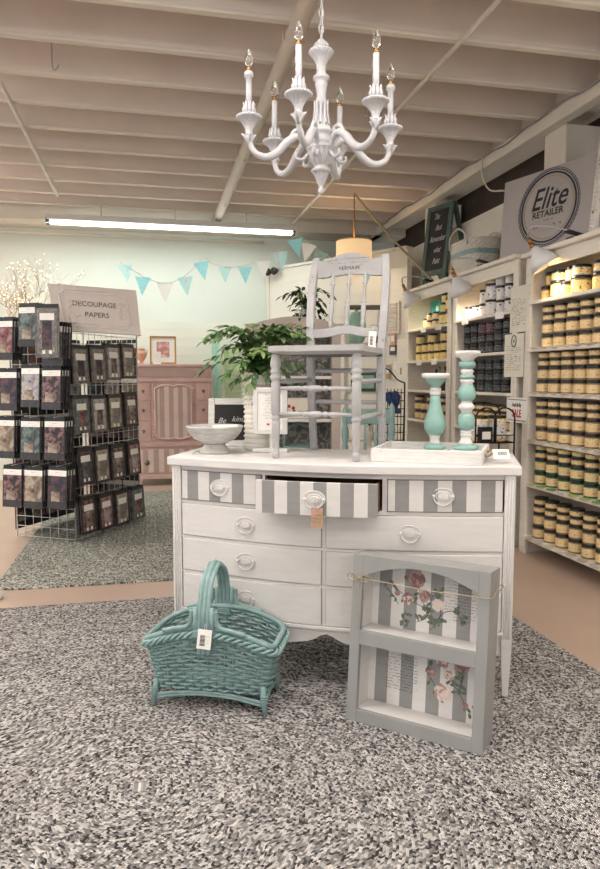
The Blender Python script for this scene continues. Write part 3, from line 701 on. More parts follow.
p = at_z(-4, 599, 0.0)
b = MB(); b.lathe([(0.030, 0), (0.036, 0.006), (0.038, 0.02), (0.034, 0.034), (0.02, 0.042), (0, 0.044)], 20); o = b.build('round_foot', 'white'); o.location = (p.x, p.y, 0.0005)
tag(o, 'small white rounded foot on the bare floor at the far left edge', 'foot')

# ============================================================ things standing on the dresser
TOPZ = DH+0.0005
# ---- chair
ch_o = Vector((0.485, 2.653)); ch_f = (Vector((0.763, 2.474))-ch_o); fw = ch_f.length; ca = math.atan2(ch_f.y, ch_f.x)
ch = thing('side_chair', 'pale grey painted spindle-back chair with cane seat standing on the dresser', 'chair', (ch_o.x, ch_o.y, TOPZ), ca)
DP = 0.335; RW = 0.315; RX0 = (fw-RW)/2+0.020
leg_prof = [(0.011, 0), (0.0145, 0.004), (0.0145, 0.03), (0.0105, 0.036), (0.0135, 0.045), (0.0165, 0.13), (0.0175, 0.145), (0.014, 0.150), (0.0185, 0.156), (0.0185, 0.164), (0.014, 0.169), (0.018, 0.176),
            (0.0185, 0.265), (0.018, 0.30), (0.015, 0.306), (0.0225, 0.316), (0.0235, 0.324), (0.016, 0.332), (0.0215, 0.341), (0.0215, 0.348), (0.0155, 0.354), (0.022, 0.366), (0.0215, 0.378), (0.015, 0.41), (0.013, 0.422)]
for x in (0.0, fw):
    b = MB(); b.lathe(leg_prof, 18, (x, 0, 0)); b.build('leg', 'chairgrey', ch)
SZ = 0.443
def seat_outline(inset=0.0):
    pts = [(-0.020+inset, 0.0), (-0.014+inset, -0.030+inset), (0.0, -0.038+inset), (fw/2, -0.045+inset), (fw, -0.038+inset), (fw+0.022-inset, -0.030+inset), (fw+0.030-inset, 0.0),
           (fw+0.012-inset, DP*0.5), (RX0+RW+0.012-inset, DP-0.005), (RX0+RW-0.01, DP+0.012-inset), (RX0+0.01, DP+0.012-inset), (RX0-0.012+inset, DP-0.005), (-0.012+inset, DP*0.5)]
    return [(p.x, p.y) for p in spline([(x, y, 0) for x, y in pts], 4, closed=True)]
o_, i_ = seat_outline(), seat_outline(0.035); n_ = len(o_)
b = MB(); vs = [(x, y, SZ-0.022) for x, y in o_]+[(x, y, SZ) for x, y in o_]+[(x, y, SZ) for x, y in i_]+[(x, y, SZ-0.034) for x, y in i_]
b.add(vs, [(k+a*n_, (k+1) % n_+a*n_, (k+1) % n_+((a+1) % 4)*n_, k+((a+1) % 4)*n_) for a in range(4) for k in range(n_)], False)
b.build('seat_frame', 'chairgrey', ch, bevel=0.005)
b = MB(); b.prism(i_, SZ-0.034, SZ-0.026); b.build('cane_seat', 'cane', ch, label='woven cane seat panel')
def back_x(side): return RX0 if side < 0 else RX0+RW
def back_curve(z):      # y offset of the back posts at height z
    if z < SZ: return DP+0.045*((SZ-z)/SZ)**1.6
    return DP+0.005+0.085*((z-SZ)/0.44)**1.6
for side in (-1, 1):
    b = MB(); xs_ = back_x(side); pts = [0.0, 0.1, 0.22, 0.34, 0.40, 0.45, 0.52, 0.60, 0.68, 0.76, 0.82, 0.848]
    vs = []; 
    for z in pts:
        w_ = 0.015 if z < 0.2 else (0.017 if z < 0.8 else 0.0165); wy = 0.014 if z < 0.8 else 0.012
        xo = side*0.006*math.sin(PI*max(0, (z-SZ))/0.44)*1.4 - side*0.004*(z > 0.8)
        y = back_curve(z)
        vs += [(xs_+xo-w_, y-wy, z), (xs_+xo+w_, y-wy, z), (xs_+xo+w_, y+wy, z), (xs_+xo-w_, y+wy, z)]
    fs = [(0, 3, 2, 1), tuple(len(vs)-4+k for k in range(4))]
    for i in range(len(pts)-1):
        for k in range(4): fs.append((i*4+k, i*4+(k+1) % 4, i*4+4+(k+1) % 4, i*4+4+k))
    b.add(vs, fs); b.build('back_post', 'chairgrey', ch, bevel=0.005)
cx_ = RX0+RW/2; iw = RW/2-0.016
def crest_hi(x):
    u = abs(x-cx_)/iw; return 0.826+0.032*max(0, 1-(u/0.62)**2)**0.6 if u < 0.62 else 0.826+0.006*((u-0.62)/0.38)
def crest_lo(x):
    u = abs(x-cx_)/iw; return 0.755+0.012*math.cos(PI*u*1.0)*0.5+0.006+ (0.004 if abs(u-0.55) < 0.08 else 0)
b = MB(); b.strip_xz(lin(cx_-iw-0.004, cx_+iw+0.004, 40), crest_lo, crest_hi, lambda x: back_curve(0.80)-0.012, lambda x: back_curve(0.80)+0.008)
cr_ = b.build('crest_rail', 'chairgrey', ch, bevel=0.002)
yc = back_curve(0.80)-0.0125
b = MB(); scribble(b, cx_-0.075, cx_+0.075, 0.834, yc, 0.004, 0.0007, 2)
b.tube(spline([(cx_-0.095, yc, 0.818), (cx_-0.08, yc, 0.828), (cx_-0.05, yc, 0.827)], 4), 0.0007, 4); b.tube(spline([(cx_+0.05, yc, 0.836), (cx_+0.08, yc, 0.833), (cx_+0.088, yc, 0.838)], 4), 0.0007, 4)
b.build('stencilled_script', 'greyink', cr_)
b = MB(); scribble(b, cx_-0.085, cx_+0.085, 0.8165, yc, 0.0025, 0.0006, 12); b.build('stencilled_script', 'greyink', cr_)
text('stencilled_writing', 'VERMAIN', 0.021, cr_, (cx_, yc, 0.793), m='ink', space=1.1)
b = MB(); b.strip_xz(lin(cx_-iw-0.004, cx_+iw+0.004, 30), lambda x: 0.492+0.016*math.exp(-((x-cx_)/0.06)**2), lambda x: 0.528+0.016*math.exp(-((x-cx_)/0.07)**2), back_curve(0.51)-0.010, back_curve(0.51)+0.010)
b.build('lower_rail', 'chairgrey', ch, bevel=0.002)
sp_prof = [(0.006, 0), (0.006, 0.05), (0.0105, 0.09), (0.0105, 0.12), (0.006, 0.14), (0.009, 0.17), (0.0115, 0.34), (0.0095, 0.42), (0.0065, 0.44), (0.012, 0.47), (0.0065, 0.5), (0.0075, 0.55), (0.006, 0.78), (0.0115, 0.81), (0.006, 0.84), (0.0075, 0.9), (0.005, 1.0)]
for k in (-1, 0, 1):
    x = cx_+k*0.072
    b = MB(); b.lathe(sp_prof, 12, axis=((x, back_curve(0.53), 0.53), (x, back_curve(0.775)-0.001, 0.770))); b.build('spindle', 'chairgrey', ch)
st_prof = [(0.006, 0), (0.0095, 0.2), (0.010, 0.3), (0.0065, 0.32), (0.0115, 0.35), (0.0115, 0.38), (0.007, 0.40), (0.0125, 0.44), (0.0135, 0.5), (0.0125, 0.56), (0.007, 0.60), (0.0115, 0.62), (0.0115, 0.65), (0.0065, 0.68), (0.010, 0.7), (0.0095, 0.8), (0.006, 1)]
for z in (0.278, 0.178):
    b = MB(); b.lathe(st_prof, 12, axis=((0.012, 0, z), (fw-0.012, 0, z))); b.build('stretcher', 'chairgrey', ch)
plain = [(0.007, 0), (0.0095, 0.15), (0.0105, 0.5), (0.0095, 0.85), (0.007, 1)]
for z in (0.305, 0.165):
    for (xa, xb) in ((0, RX0), (fw, RX0+RW)):
        b = MB(); b.lathe(plain, 10, axis=((xa, 0.012, z), (xb, back_curve(z)-0.01, z+0.004))); b.build('stretcher', 'chairgrey', ch)
for z in (0.35, 0.215):
    b = MB(); b.lathe(plain, 10, axis=((RX0+0.012, back_curve(z), z), (RX0+RW-0.012, back_curve(z), z))); b.build('stretcher', 'chairgrey', ch)
Tch = Matrix.Translation(ch.location) @ Matrix.Rotation(ca, 4, 'Z')
q = Tch @ Vector((RX0+RW-0.034, back_curve(0.5)-0.018, 0.515))
price_tag('white barcode price tag hanging from the right back post of the chair', q, ca+0.1, 0.032, 0.068, (0, 0.05))

# ---- candlesticks, tray
tr_o = Vector((0.820, 2.472)); tr_a = math.atan2(-0.22, 0.355); TRW, TRD = 0.416, 0.345
tr = thing('wooden_tray', 'whitewashed wooden tray under the two teal candlesticks', 'tray', (tr_o.x, tr_o.y, TOPZ), tr_a)
b = MB(); b.box(0.008, TRW-0.008, 0.008, TRD-0.008, 0.0, 0.012); b.build('base', 'whitewash', tr)
for (x0, x1, y0, y1) in ((0, TRW, 0, 0.012), (0, TRW, TRD-0.012, TRD), (0, 0.012, 0.012, TRD-0.012), (TRW-0.012, TRW, 0.012, TRD-0.012)):
    b = MB(); b.box(x0, x1, y0, y1, 0, 0.050); b.build('side', 'whitewash', tr, bevel=0.002)
for x, sg in ((TRW, 1), (0.0, -1)):
    b = MB(); b.tube(spline([(x, TRD/2-0.07, 0.026), (x+sg*0.014, TRD/2-0.05, 0.028), (x+sg*0.018, TRD/2, 0.030), (x+sg*0.014, TRD/2+0.05, 0.028), (x, TRD/2+0.07, 0.026)], 5), 0.0075, 8)
    b.build('rope_handle', 'twine', tr)
Ttr = Matrix.Translation(tr.location) @ Matrix.Rotation(tr_a, 4, 'Z')
t = thing('price_tag', 'white barcode price tag lying at the right end of the tray', 'tag', Ttr @ Vector((TRW+0.03, TRD/2-0.075, 0.036)), rot=Euler((math.radians(55), 0, tr_a+0.35)))
b = MB(); b.box(0, 0.062, -0.022, 0.018, -0.0006, 0.0006); b.build('card', 'paper', t)
b = MB(); r_ = random.Random(8); x = 0.018
while x < 0.052: ww = r_.uniform(0.0006, 0.002); b.box(x, x+ww, -0.008, 0.008, 0.0006, 0.001); x += ww+0.0012
b.build('barcode', 'ink', t)
b = MB(); b.tube(spline([(0.004, 0, 0), (-0.012, 0, 0.008), (-0.022, 0.002, 0.002)], 5), 0.0008, 4); b.build('string', 'twine', t)

def stick(name, label, pos, secs):
    """secs: list of (material, profile) stacked"""
    t = thing(name, label, 'candle holder', pos)
    names = {'whitewash': 'white_turning', 'glaze': 'teal_turning'}
    for m_, prof in secs:
        b = MB(); b.lathe(prof, 28); b.build(names[m_], m_, t)
    return t
cz = TOPZ+0.0125
stick('candlestick', 'shorter teal and white vase-shaped wooden candlestick on the tray', (1.112, 2.540, cz), [
    ('whitewash', [(0.056, 0), (0.058, 0.006), (0.058, 0.012), (0.050, 0.018), (0.042, 0.022)]),
    ('glaze', [(0.042, 0.022), (0.045, 0.028), (0.043, 0.037), (0.032, 0.043), (0.0235, 0.045)]),
    ('whitewash', [(0.0235, 0.045), (0.020, 0.052), (0.019, 0.062), (0.021, 0.072), (0.024, 0.078)]),
    ('glaze', [(0.024, 0.078), (0.036, 0.092), (0.0425, 0.106), (0.044, 0.120), (0.041, 0.138), (0.034, 0.16), (0.0245, 0.19), (0.0205, 0.215), (0.0195, 0.238)]),
    ('whitewash', [(0.0195, 0.238), (0.0225, 0.240), (0.0225, 0.250), (0.0195, 0.253), (0.0225, 0.256), (0.0225, 0.265), (0.0195, 0.268)]),
    ('glaze', [(0.0195, 0.268), (0.0205, 0.274), (0.030, 0.284), (0.040, 0.298), (0.043, 0.304)]),
    ('whitewash', [(0.043, 0.304), (0.053, 0.308), (0.055, 0.314), (0.0555, 0.322), (0.053, 0.325), (0.046, 0.324), (0.044, 0.319), (0.0, 0.318)])])
stick('candlestick', 'taller teal and white turned wooden candlestick on the tray', (1.222, 2.488, cz), [
    ('whitewash', [(0.064, 0), (0.067, 0.006), (0.067, 0.013), (0.056, 0.02), (0.048, 0.023)]),
    ('glaze', [(0.048, 0.023), (0.051, 0.029), (0.049, 0.037), (0.036, 0.043), (0.029, 0.045)]),
    ('whitewash', [(0.029, 0.045), (0.026, 0.052), (0.020, 0.064), (0.019, 0.075), (0.0225, 0.078), (0.0225, 0.084), (0.019, 0.086), (0.0225, 0.090), (0.0225, 0.097), (0.020, 0.1)]),
    ('glaze', [(0.020, 0.1), (0.028, 0.106), (0.033, 0.122), (0.0345, 0.137), (0.032, 0.152), (0.026, 0.163), (0.022, 0.166)]),
    ('whitewash', [(0.022, 0.166), (0.020, 0.174), (0.0245, 0.181), (0.0315, 0.188), (0.0315, 0.197), (0.0245, 0.204), (0.020, 0.211), (0.022, 0.216)]),
    ('glaze', [(0.022, 0.216), (0.030, 0.222), (0.0355, 0.236), (0.0355, 0.247), (0.031, 0.262), (0.026, 0.272), (0.024, 0.279)]),
    ('whitewash', [(0.024, 0.279), (0.0205, 0.284), (0.0275, 0.291), (0.0275, 0.297), (0.0205, 0.302)]),
    ('glaze', [(0.0205, 0.302), (0.028, 0.306), (0.029, 0.313), (0.0225, 0.319)]),
    ('whitewash', [(0.0225, 0.319), (0.020, 0.324), (0.0245, 0.329), (0.0245, 0.336), (0.0195, 0.341)]),
    ('glaze', [(0.0195, 0.341), (0.028, 0.347), (0.0335, 0.357), (0.031, 0.367), (0.024, 0.372)]),
    ('whitewash', [(0.024, 0.372), (0.024, 0.378), (0.036, 0.388), (0.044, 0.396), (0.049, 0.400), (0.050, 0.409), (0.048, 0.412), (0.042, 0.411), (0.040, 0.407), (0, 0.406)])])

# ---- pedestal bowl
t = thing('pedestal_bowl', 'chalky pale grey ridged pedestal bowl at the left end of the dresser', 'bowl', (0.266, 2.902, TOPZ))
b = MB(); b.lathe([(0.064, 0), (0.067, 0.004), (0.064, 0.008), (0.054, 0.022), (0.046, 0.034), (0.044, 0.040)], 32); b.build('foot', 'bowl', t)
pr = [(0.036, 0.038), (0.055, 0.044), (0.078, 0.056), (0.080, 0.0575), (0.086, 0.060), (0.096, 0.070), (0.0965, 0.0725), (0.1005, 0.074), (0.107, 0.084), (0.1075, 0.0865), (0.111, 0.088), (0.116, 0.100), (0.117, 0.106), (0.121, 0.109), (0.122, 0.114), (0.118, 0.117), (0.112, 0.114), (0.105, 0.09), (0.085, 0.066), (0.05, 0.052), (0.0, 0.05)]
b = MB(); b.lathe(pr, 40); b.build('bowl', 'bowl', t)
b = MB(); b.add([(-0.02, -0.07, 0.100), (0.075, -0.06, 0.096), (0.105, 0.03, 0.117), (0.0, 0.085, 0.112), (-0.02, 0.02, 0.085)], [(0, 1, 2, 3, 4)]); b.add([(-0.02, -0.07, 0.101), (0.075, -0.06, 0.097), (0.105, 0.03, 0.118), (0.0, 0.085, 0.113), (-0.02, 0.02, 0.086)], [(4, 3, 2, 1, 0)])
o = b.build('folded_paper', 'paper'); o.location = (0.266, 2.902, TOPZ); tag(o, 'folded sheet of white paper lying in the grey pedestal bowl', 'paper')
p = at_z(197, 454, TOPZ)
t = thing('string_tag', 'small tan tag and string lying left of the pedestal bowl foot', 'tag', (p.x, p.y, TOPZ), 0.3)
b = MB(); b.box(-0.016, 0.010, -0.018, 0.012, 0.0, 0.0015); b.build('card', 'creampaper', t)
b = MB(); b.tube(spline([(-0.03, -0.03, 0.003), (-0.005, 0.0, 0.012), (0.012, 0.03, 0.01), (0.03, 0.05, 0.004)], 5), 0.0018, 5); b.build('string', 'twine', t)

# ---- ribbed vase and its greenery
vz = thing('ribbed_vase', 'tall cream ribbed ceramic vase behind the framed verse card', 'vase', (0.468, 3.0, TOPZ))
pr = [(0.050, 0.0), (0.058, 0.004)]; z = 0.008
while z < 0.30:
    pr += [(0.0575, z), (0.0655, z+0.0105), (0.0575, z+0.021)]; z += 0.0215
pr += [(0.054, z+0.004), (0.050, z+0.012), (0.056, z+0.022), (0.052, z+0.022), (0.044, z+0.01), (0.044, 0.05), (0.0, 0.05)]
b = MB(); b.lathe(pr, 36); b.build('body', 'vase', vz)
b = MB()
for r_ in range(5):
    for k in range(20): q = 2*PI*(k+0.5*(r_ % 2))/20; b.sphere((0.0645*math.cos(q), 0.0645*math.sin(q), 0.205+0.0215*r_), 0.0065, 6, 4)
b.build('hobnail_band', 'vase', vz)
def leaf(b, p, d, up, ln, wd):
    d = d.normalized(); s_ = d.cross(up)
    if s_.length < 1e-3: s_ = d.orthogonal()
    s_.normalize(); n_ = s_.cross(d)
    vs = [p, p+d*ln*0.3+s_*wd*0.42+n_*ln*0.03, p+d*ln*0.62+s_*wd*0.40+n_*ln*0.01, p+d*ln-n_*ln*0.14, p+d*ln*0.62-s_*wd*0.40+n_*ln*0.01, p+d*ln*0.3-s_*wd*0.42+n_*ln*0.03, p+d*ln*0.34-n_*ln*0.02, p+d*ln*0.66-n_*ln*0.05]
    b.add(vs, [(0, 1, 6), (1, 2, 7, 6), (2, 3, 7), (0, 6, 5), (6, 7, 4, 5), (7, 3, 4)], True)
def plant(root, stems, rr, base, leaf_ln, mats, nleaf, rad=0.0022, gap=0.15):
    for i, (dx, dy, dz, dr_) in enumerate(stems):
        p0 = Vector(base)+Vector((rr.uniform(-.02, .02), rr.uniform(-.02, .02), 0))
        p3 = Vector(base)+Vector((dx, dy, dz)); mid = Vector(base)+Vector((dx*0.45, dy*0.45, max(dz, 0)*0.7+dr_))
        pts = spline([p0, p0.lerp(mid, 0.55)+Vector((0, 0, dr_*0.25)), mid, p3], 8)
        b = MB(); b.tube(pts, [rad*(1-0.6*k/len(pts)) for k in range(len(pts))], 5); st = b.build('stem', 'stem', root)
        b = MB(); b.cur = 0
        n_ = nleaf
        for k in range(n_):
            u = gap+(1-gap)*(k+0.5)/n_; ii = min(int(u*(len(pts)-1)), len(pts)-2); p = pts[ii]; t_ = (pts[ii+1]-pts[ii]).normalized()
            sd = t_.cross(Vector((0, 0, 1))); sd = sd.normalized() if sd.length > 1e-3 else Vector((1, 0, 0))
            sg = 1 if k % 2 else -1
            d_ = t_*0.55+sd*sg*0.75+Vector((rr.uniform(-.35, .35), rr.uniform(-.35, .35), rr.uniform(-.55, .35)))
            b.cur = 1 if rr.random() < 0.32 else 0
            leaf(b, p, d_, Vector((rr.uniform(-.4, .4), rr.uniform(-.8, .1), 1)), leaf_ln*rr.uniform(0.75, 1.2), leaf_ln*rr.uniform(0.45, 0.56))
        leaf(b, pts[-1], t_+Vector((0, 0, -0.3)), Vector((0, -.3, 1)), leaf_ln, leaf_ln*0.45)
        b.build('leaves', mats, st)
rr = random.Random(21)
pl = thing('leafy_branches', 'bushy green leafy branches arranged in the tall ribbed vase', 'plant', (0.475, 3.0, TOPZ+0.30))
# stem tips in camera-like directions: local x is room x, spread left, right and forward
stems = []
cx2 = Vector((math.cos(YAW), -math.sin(YAW), 0)); cy2 = Vector((math.sin(YAW), math.cos(YAW), 0))
for (l, fwd, up, bulge) in [(-0.24, 0.02, 0.15, 0.17), (-0.20, -0.06, 0.06, 0.16), (-0.24, -0.02, 0.02, 0.12), (-0.16, 0.05, 0.22, 0.08), (-0.10, -0.08, 0.20, 0.08), (-0.04, 0.06, 0.22, 0.06), (0.03, -0.06, 0.20, 0.06),
                       (0.08, 0.05, 0.22, 0.07), (0.14, 0.03, 0.22, 0.09), (0.20, -0.01, 0.20, 0.12), (0.23, 0.05, 0.14, 0.14), (0.25, 0.02, 0.06, 0.13), (0.17, -0.07, 0.04, 0.12), (0.09, -0.12, 0.06, 0.12), (0.02, -0.12, 0.10, 0.10), (-0.07, -0.13, 0.05, 0.13),
                       (-0.13, -0.10, 0.0, 0.12), (-0.15, 0.0, 0.12, 0.10), (0.12, 0.10, 0.14, 0.10), (-0.05, 0.12, 0.16, 0.10), (-0.10, -0.04, -0.03, 0.11), (0.05, -0.08, -0.01, 0.11), (0.14, -0.05, -0.02, 0.12), (-0.03, -0.1, -0.04, 0.10), (-0.22, 0.06, 0.18, 0.16), (-0.17, -0.05, 0.16, 0.14), (0.19, -0.06, 0.17, 0.13), (0.26, -0.02, 0.15, 0.14), (0.21, 0.08, 0.18, 0.12), (0.10, -0.03, 0.17, 0.1), (-0.08, -0.02, 0.17, 0.1)]:
    v = cx2*l+cy2*fwd; stems.append((v.x*1.04, v.y*1.04, up*1.0+0.012, bulge*0.55))
plant(pl, stems, rr, (0, 0, 0.02), 0.052, ['leaf', 'leafpale'], 24)

# ---- framed verse card on a post stand
q = at_z(270, 452, TOPZ); fa = -YAW-0.16
fc = thing('verse_stand', 'small white framed verse card on a post stand beside the vase', 'sign', (q.x, q.y, TOPZ), fa)
b = MB(); b.box(-0.072, 0.082, -0.03, 0.03, 0, 0.016); b.build('base', 'whitewash', fc, bevel=0.003)
b = MB(); b.box(-0.002, 0.016, 0.002, 0.018, 0.016, 0.27); b.build('post', 'whitewash', fc)
b = MB()
for (x0, x1, z0, z1) in ((-0.072, -0.052, 0.078, 0.278), (0.056, 0.078, 0.078, 0.278), (-0.052, 0.056, 0.078, 0.098), (-0.052, 0.056, 0.258, 0.278)): b.box(x0, x1, -0.012, 0.004, z0, z1)
b.build('frame', 'white', fc, bevel=0.002)
b = MB(); b.box(-0.052, 0.056, -0.006, 0.003, 0.098, 0.258); b.build('verse_card', 'paper', fc)
b = MB()
for k in range(9): scribble(b, -0.03 if k % 2 else -0.02, 0.035 if k % 3 else 0.02, 0.247-0.0125*k, -0.0068, 0.003, 0.0005, 70+k)
b.build('verse_lines', 'greyink', fc)
b = MB(); b.prism_xz([(-0.006+0.006*math.sin(t_)**3*1.2, 0.120+0.0006*(13*math.cos(t_)-5*math.cos(2*t_)-2*math.cos(3*t_)-math.cos(4*t_))*0.6) for t_ in lin(0, 2*PI*23/24, 24)], -0.0075, -0.006); b.build('heart', 'red', fc)

# ---- small chalkboard
q = at_z(231, 446.5, TOPZ)
cb = thing('framed_chalkboard', 'small white framed chalkboard sign standing behind the pedestal bowl', 'sign', (q.x, q.y, TOPZ), rot=(Matrix.Rotation(-YAW-0.1, 3, 'Z') @ Matrix.Rotation(-0.10, 3, 'X')).to_euler())
for (x0, x1, z0, z1) in ((-0.108, -0.078, 0, 0.225), (0.078, 0.108, 0, 0.225), (-0.078, 0.078, 0, 0.03), (-0.078, 0.078, 0.195, 0.225)):
    b = MB(); b.box(x0, x1, -0.009, 0.009, z0, z1); b.build('frame_side', 'whitewash', cb, bevel=0.004)
b = MB(); b.box(-0.08, 0.08, -0.002, 0.006, 0.028, 0.197); b.build('slate', 'chalk', cb)
text('chalk_writing', 'Be', 0.036, cb, (-0.045, -0.0028, 0.120), m='chalkline', shear=0.4, align='CENTER')
text('chalk_writing', 'kind', 0.036, cb, (0.032, -0.0028, 0.128), m='chalkline', shear=0.4, align='CENTER')
b = MB(); b.tube([(0, 0.009, 0.18), (0, 0.06, 0.006)], 0.004, 5); b.build('strut', 'whitewash', cb)

# ============================================================ chandelier
cs = 2.76; cc = at_s(321, 194, cs); cz0 = cc.z
cd = thing('chandelier', 'white carved six-arm candle chandelier hanging above the dresser', 'chandelier', (cc.x, cc.y, cz0))
def lz(y): return at_s(321, y, cs).z-cz0          # helper: photo row at this distance to local height
prof = [(0.0, lz(195)), (0.009, lz(193)), (0.012, lz(190)), (0.008, lz(187.5)), (0.010, lz(186)), (0.016, lz(183), .16), (0.026, lz(176), .18), (0.034, lz(173), .16), (0.036, lz(172.5)), (0.040, lz(171)), (0.036, lz(169.5)), (0.024, lz(168)), (0.026, lz(166)),
        (0.036, lz(164.5), .14), (0.050, lz(160), .16), (0.055, lz(154), .16), (0.056, lz(151), .14), (0.058, lz(150)), (0.058, lz(148)), (0.046, lz(147)), (0.046, lz(145)), (0.049, lz(144)), (0.049, lz(142.5)), (0.042, lz(142)), (0.040, lz(135)), (0.046, lz(134)), (0.047, lz(132)), (0.040, lz(130), .12), (0.032, lz(124), .15), (0.022, lz(114), .15), (0.0165, lz(104), .12), (0.019, lz(99)),
        (0.0175, lz(95)), (0.021, lz(89)), (0.025, lz(84)), (0.021, lz(82)), (0.031, lz(80)), (0.033, lz(78)), (0.030, lz(76.5)), (0.020, lz(75)), (0.018, lz(70)), (0.020, lz(64), .12), (0.033, lz(58), .14), (0.044, lz(55), .1), (0.047, lz(53.5)), (0.047, lz(51)), (0.036, lz(50)), (0.020, lz(49)), (0.024, lz(45)), (0.018, lz(42)), (0.008, lz(39)), (0, lz(38))]
b = MB(); b.lathe(prof, 80, flute=16, fl_amp=0.0); b.build('column', 'lampcarve', cd)
b = MB()
for k in range(24): q = 2*PI*k/24; b.sphere((0.0455*math.cos(q), 0.0455*math.sin(q), lz(52.5)), 0.0042, 6, 4)
for k in range(20): q = 2*PI*k/20; b.sphere((0.036*math.cos(q), 0.036*math.sin(q), lz(171)), 0.0036, 6, 4)
b.build('bead_ring', 'lampcarve', cd)
b = MB()
for k in range(10):
    q = 2*PI*k/10; c_, s_ = math.cos(q), math.sin(q)
    b.tube([(0.018*c_, 0.018*s_, lz(50)), (0.027*c_, 0.027*s_, lz(46)), (0.020*c_, 0.020*s_, lz(42))], [0.005, 0.004, 0.001], 5)
    b.tube(spline([(0.034*c_, 0.034*s_, lz(126)), (0.026*c_, 0.026*s_, lz(116)), (0.024*c_, 0.024*s_, lz(106)), (0.028*c_, 0.028*s_, lz(101))], 4), [0.006]*10+[0.004]*2+[0.002], 5)
b.build('acanthus_leaves', 'lampcarve', cd)
RA = 0.285
arm_z = (at_s(252, 121, 2.81).z+at_s(371, 103, 2.55).z)/2-cz0-0.10
base_ang = -PI/2-YAW                                             # direction that points at the viewer's side
for k in range(6):
    a = base_ang+math.radians(-18+60*k); d = Vector((math.cos(a), math.sin(a), 0)); zc = Vector((0, 0, 1))
    A = lambda r, z: d*r+zc*z
    cup = arm_z+0.020
    b = MB(); pts = spline([A(0.038, arm_z-0.03), A(0.060, arm_z+0.012), A(0.095, arm_z+0.03), A(0.135, arm_z+0.008), A(0.175, arm_z-0.035), A(0.22, arm_z-0.055), A(0.262, arm_z-0.040), A(RA-0.004, arm_z-0.008), A(RA, cup)], 6)
    n_ = len(pts); b.tube(pts, [0.0105+0.0055*math.sin(PI*min(1, i/n_*1.15))**2+(0.009*(max(0, i/n_-0.85)/0.15)) for i in range(n_)], 10)
    b.tube(spline([A(0.125, arm_z+0.02), A(0.105, arm_z+0.052), A(0.080, arm_z+0.055), A(0.075, arm_z+0.038), A(0.088, arm_z+0.032)], 5), 0.0085, 7)
    b.tube(spline([A(0.05, arm_z-0.03), A(0.075, arm_z-0.055), A(0.10, arm_z-0.05), A(0.098, arm_z-0.032)], 5), 0.007, 7)
    b.tube(spline([A(0.20, arm_z-0.05), A(0.17, arm_z-0.02), A(0.148, arm_z-0.028)], 5), 0.006, 6)
    s_ = Vector((-d.y, d.x, 0))
    for sg in (-1, 1): b.tube([A(RA, cup-0.03), A(RA, cup)+s_*sg*0.018, A(RA, cup+0.006)+s_*sg*0.03], [0.008, 0.007, 0.002], 6)
    for sg in (-1, 1): b.tube([A(RA, cup-0.03), A(RA+sg*0.018, cup), A(RA+sg*0.03, cup+0.006)], [0.008, 0.007, 0.002], 6)
    arm = b.build('arm', 'lampcarve', cd)
    b = MB(); c0 = (d.x*RA, d.y*RA, cup)
    b.lathe([(0.014, 0), (0.018, 0.006), (0.012, 0.012), (0.015, 0.018), (0.015, 0.026), (0.020, 0.034, .14), (0.028, 0.048, .18), (0.041, 0.060, .16), (0.045, 0.063), (0.0485, 0.066), (0.0485, 0.073), (0.041, 0.076), (0.022, 0.078), (0, 0.078)], 56, c0, flute=14, fl_amp=0.0)
    for j in range(22): q = 2*PI*j/22; b.sphere((c0[0]+0.0475*math.cos(q), c0[1]+0.0475*math.sin(q), cup+0.07), 0.0036, 5, 4)
    b.build('drip_cup', 'lampcarve', arm)
    b = MB()
    for j in range(8):
        q = 2*PI*j/8; x_, y_ = math.cos(q), math.sin(q)
        b.tube([(c0[0]+0.015*x_, c0[1]+0.015*y_, cup+0.078), (c0[0]+0.020*x_, c0[1]+0.020*y_, cup+0.098), (c0[0]+0.016*x_, c0[1]+0.016*y_, cup+0.112), (c0[0]+0.023*x_, c0[1]+0.023*y_, cup+0.124)], [0.008, 0.008, 0.006, 0.0015], 6)
    b.build('leaf_socket', 'lampcarve', arm)
    b = MB(); tall = 0.235 if k in (0, 1, 3, 4) else 0.215
    b.lathe([(0.0115, 0.085), (0.0115, 0.15), (0.0125, 0.155), (0.0115, 0.16), (0.0115, tall)] + ([(0.0, tall)] if k in (0, 1, 3, 4) else [(0.018, tall+0.004), (0.018, tall+0.018), (0.012, tall+0.024), (0, tall+0.024)]), 14, c0); b.build('candle_sleeve', 'lampcarve', arm)
    top = tall if k in (0, 1, 3, 4) else tall+0.024
    b = MB(); b.lathe([(0.009, top), (0.009, top+0.012), (0, top+0.012)], 12, c0); b.build('bulb_base', 'brass', arm)
    b = MB(); b.lathe([(0.007, top+0.012), (0.0155, top+0.03), (0.0165, top+0.042), (0.012, top+0.06), (0.005, top+0.078), (0.0, top+0.086)], 14, c0); b.build('bulb', 'glass', arm)
b = MB(); z = lz(38)-0.012; k = 0
ztop = 3.36-cz0
while z < ztop:
    ring = []
    for j in range(12):
        q = 2*PI*j/12; u, v_ = 0.0095*math.cos(q), 0.019*math.sin(q)
        ring.append((u, 0, z+0.016+v_) if k % 2 else (0, u, z+0.016+v_))
    b.tube(ring, 0.0026, 6, closed=True); z += 0.030; k += 1
b.build('chain', 'lampcarve', cd, kind=None)
b = MB(); b.tube(spline([(0.004*math.sin(i*1.3), 0.004*math.cos(i*1.1), lz(38)+i*0.06) for i in range(int((ztop-lz(38))/0.06)+1)], 4), 0.003, 6); b.build('cord', 'paper', cd)

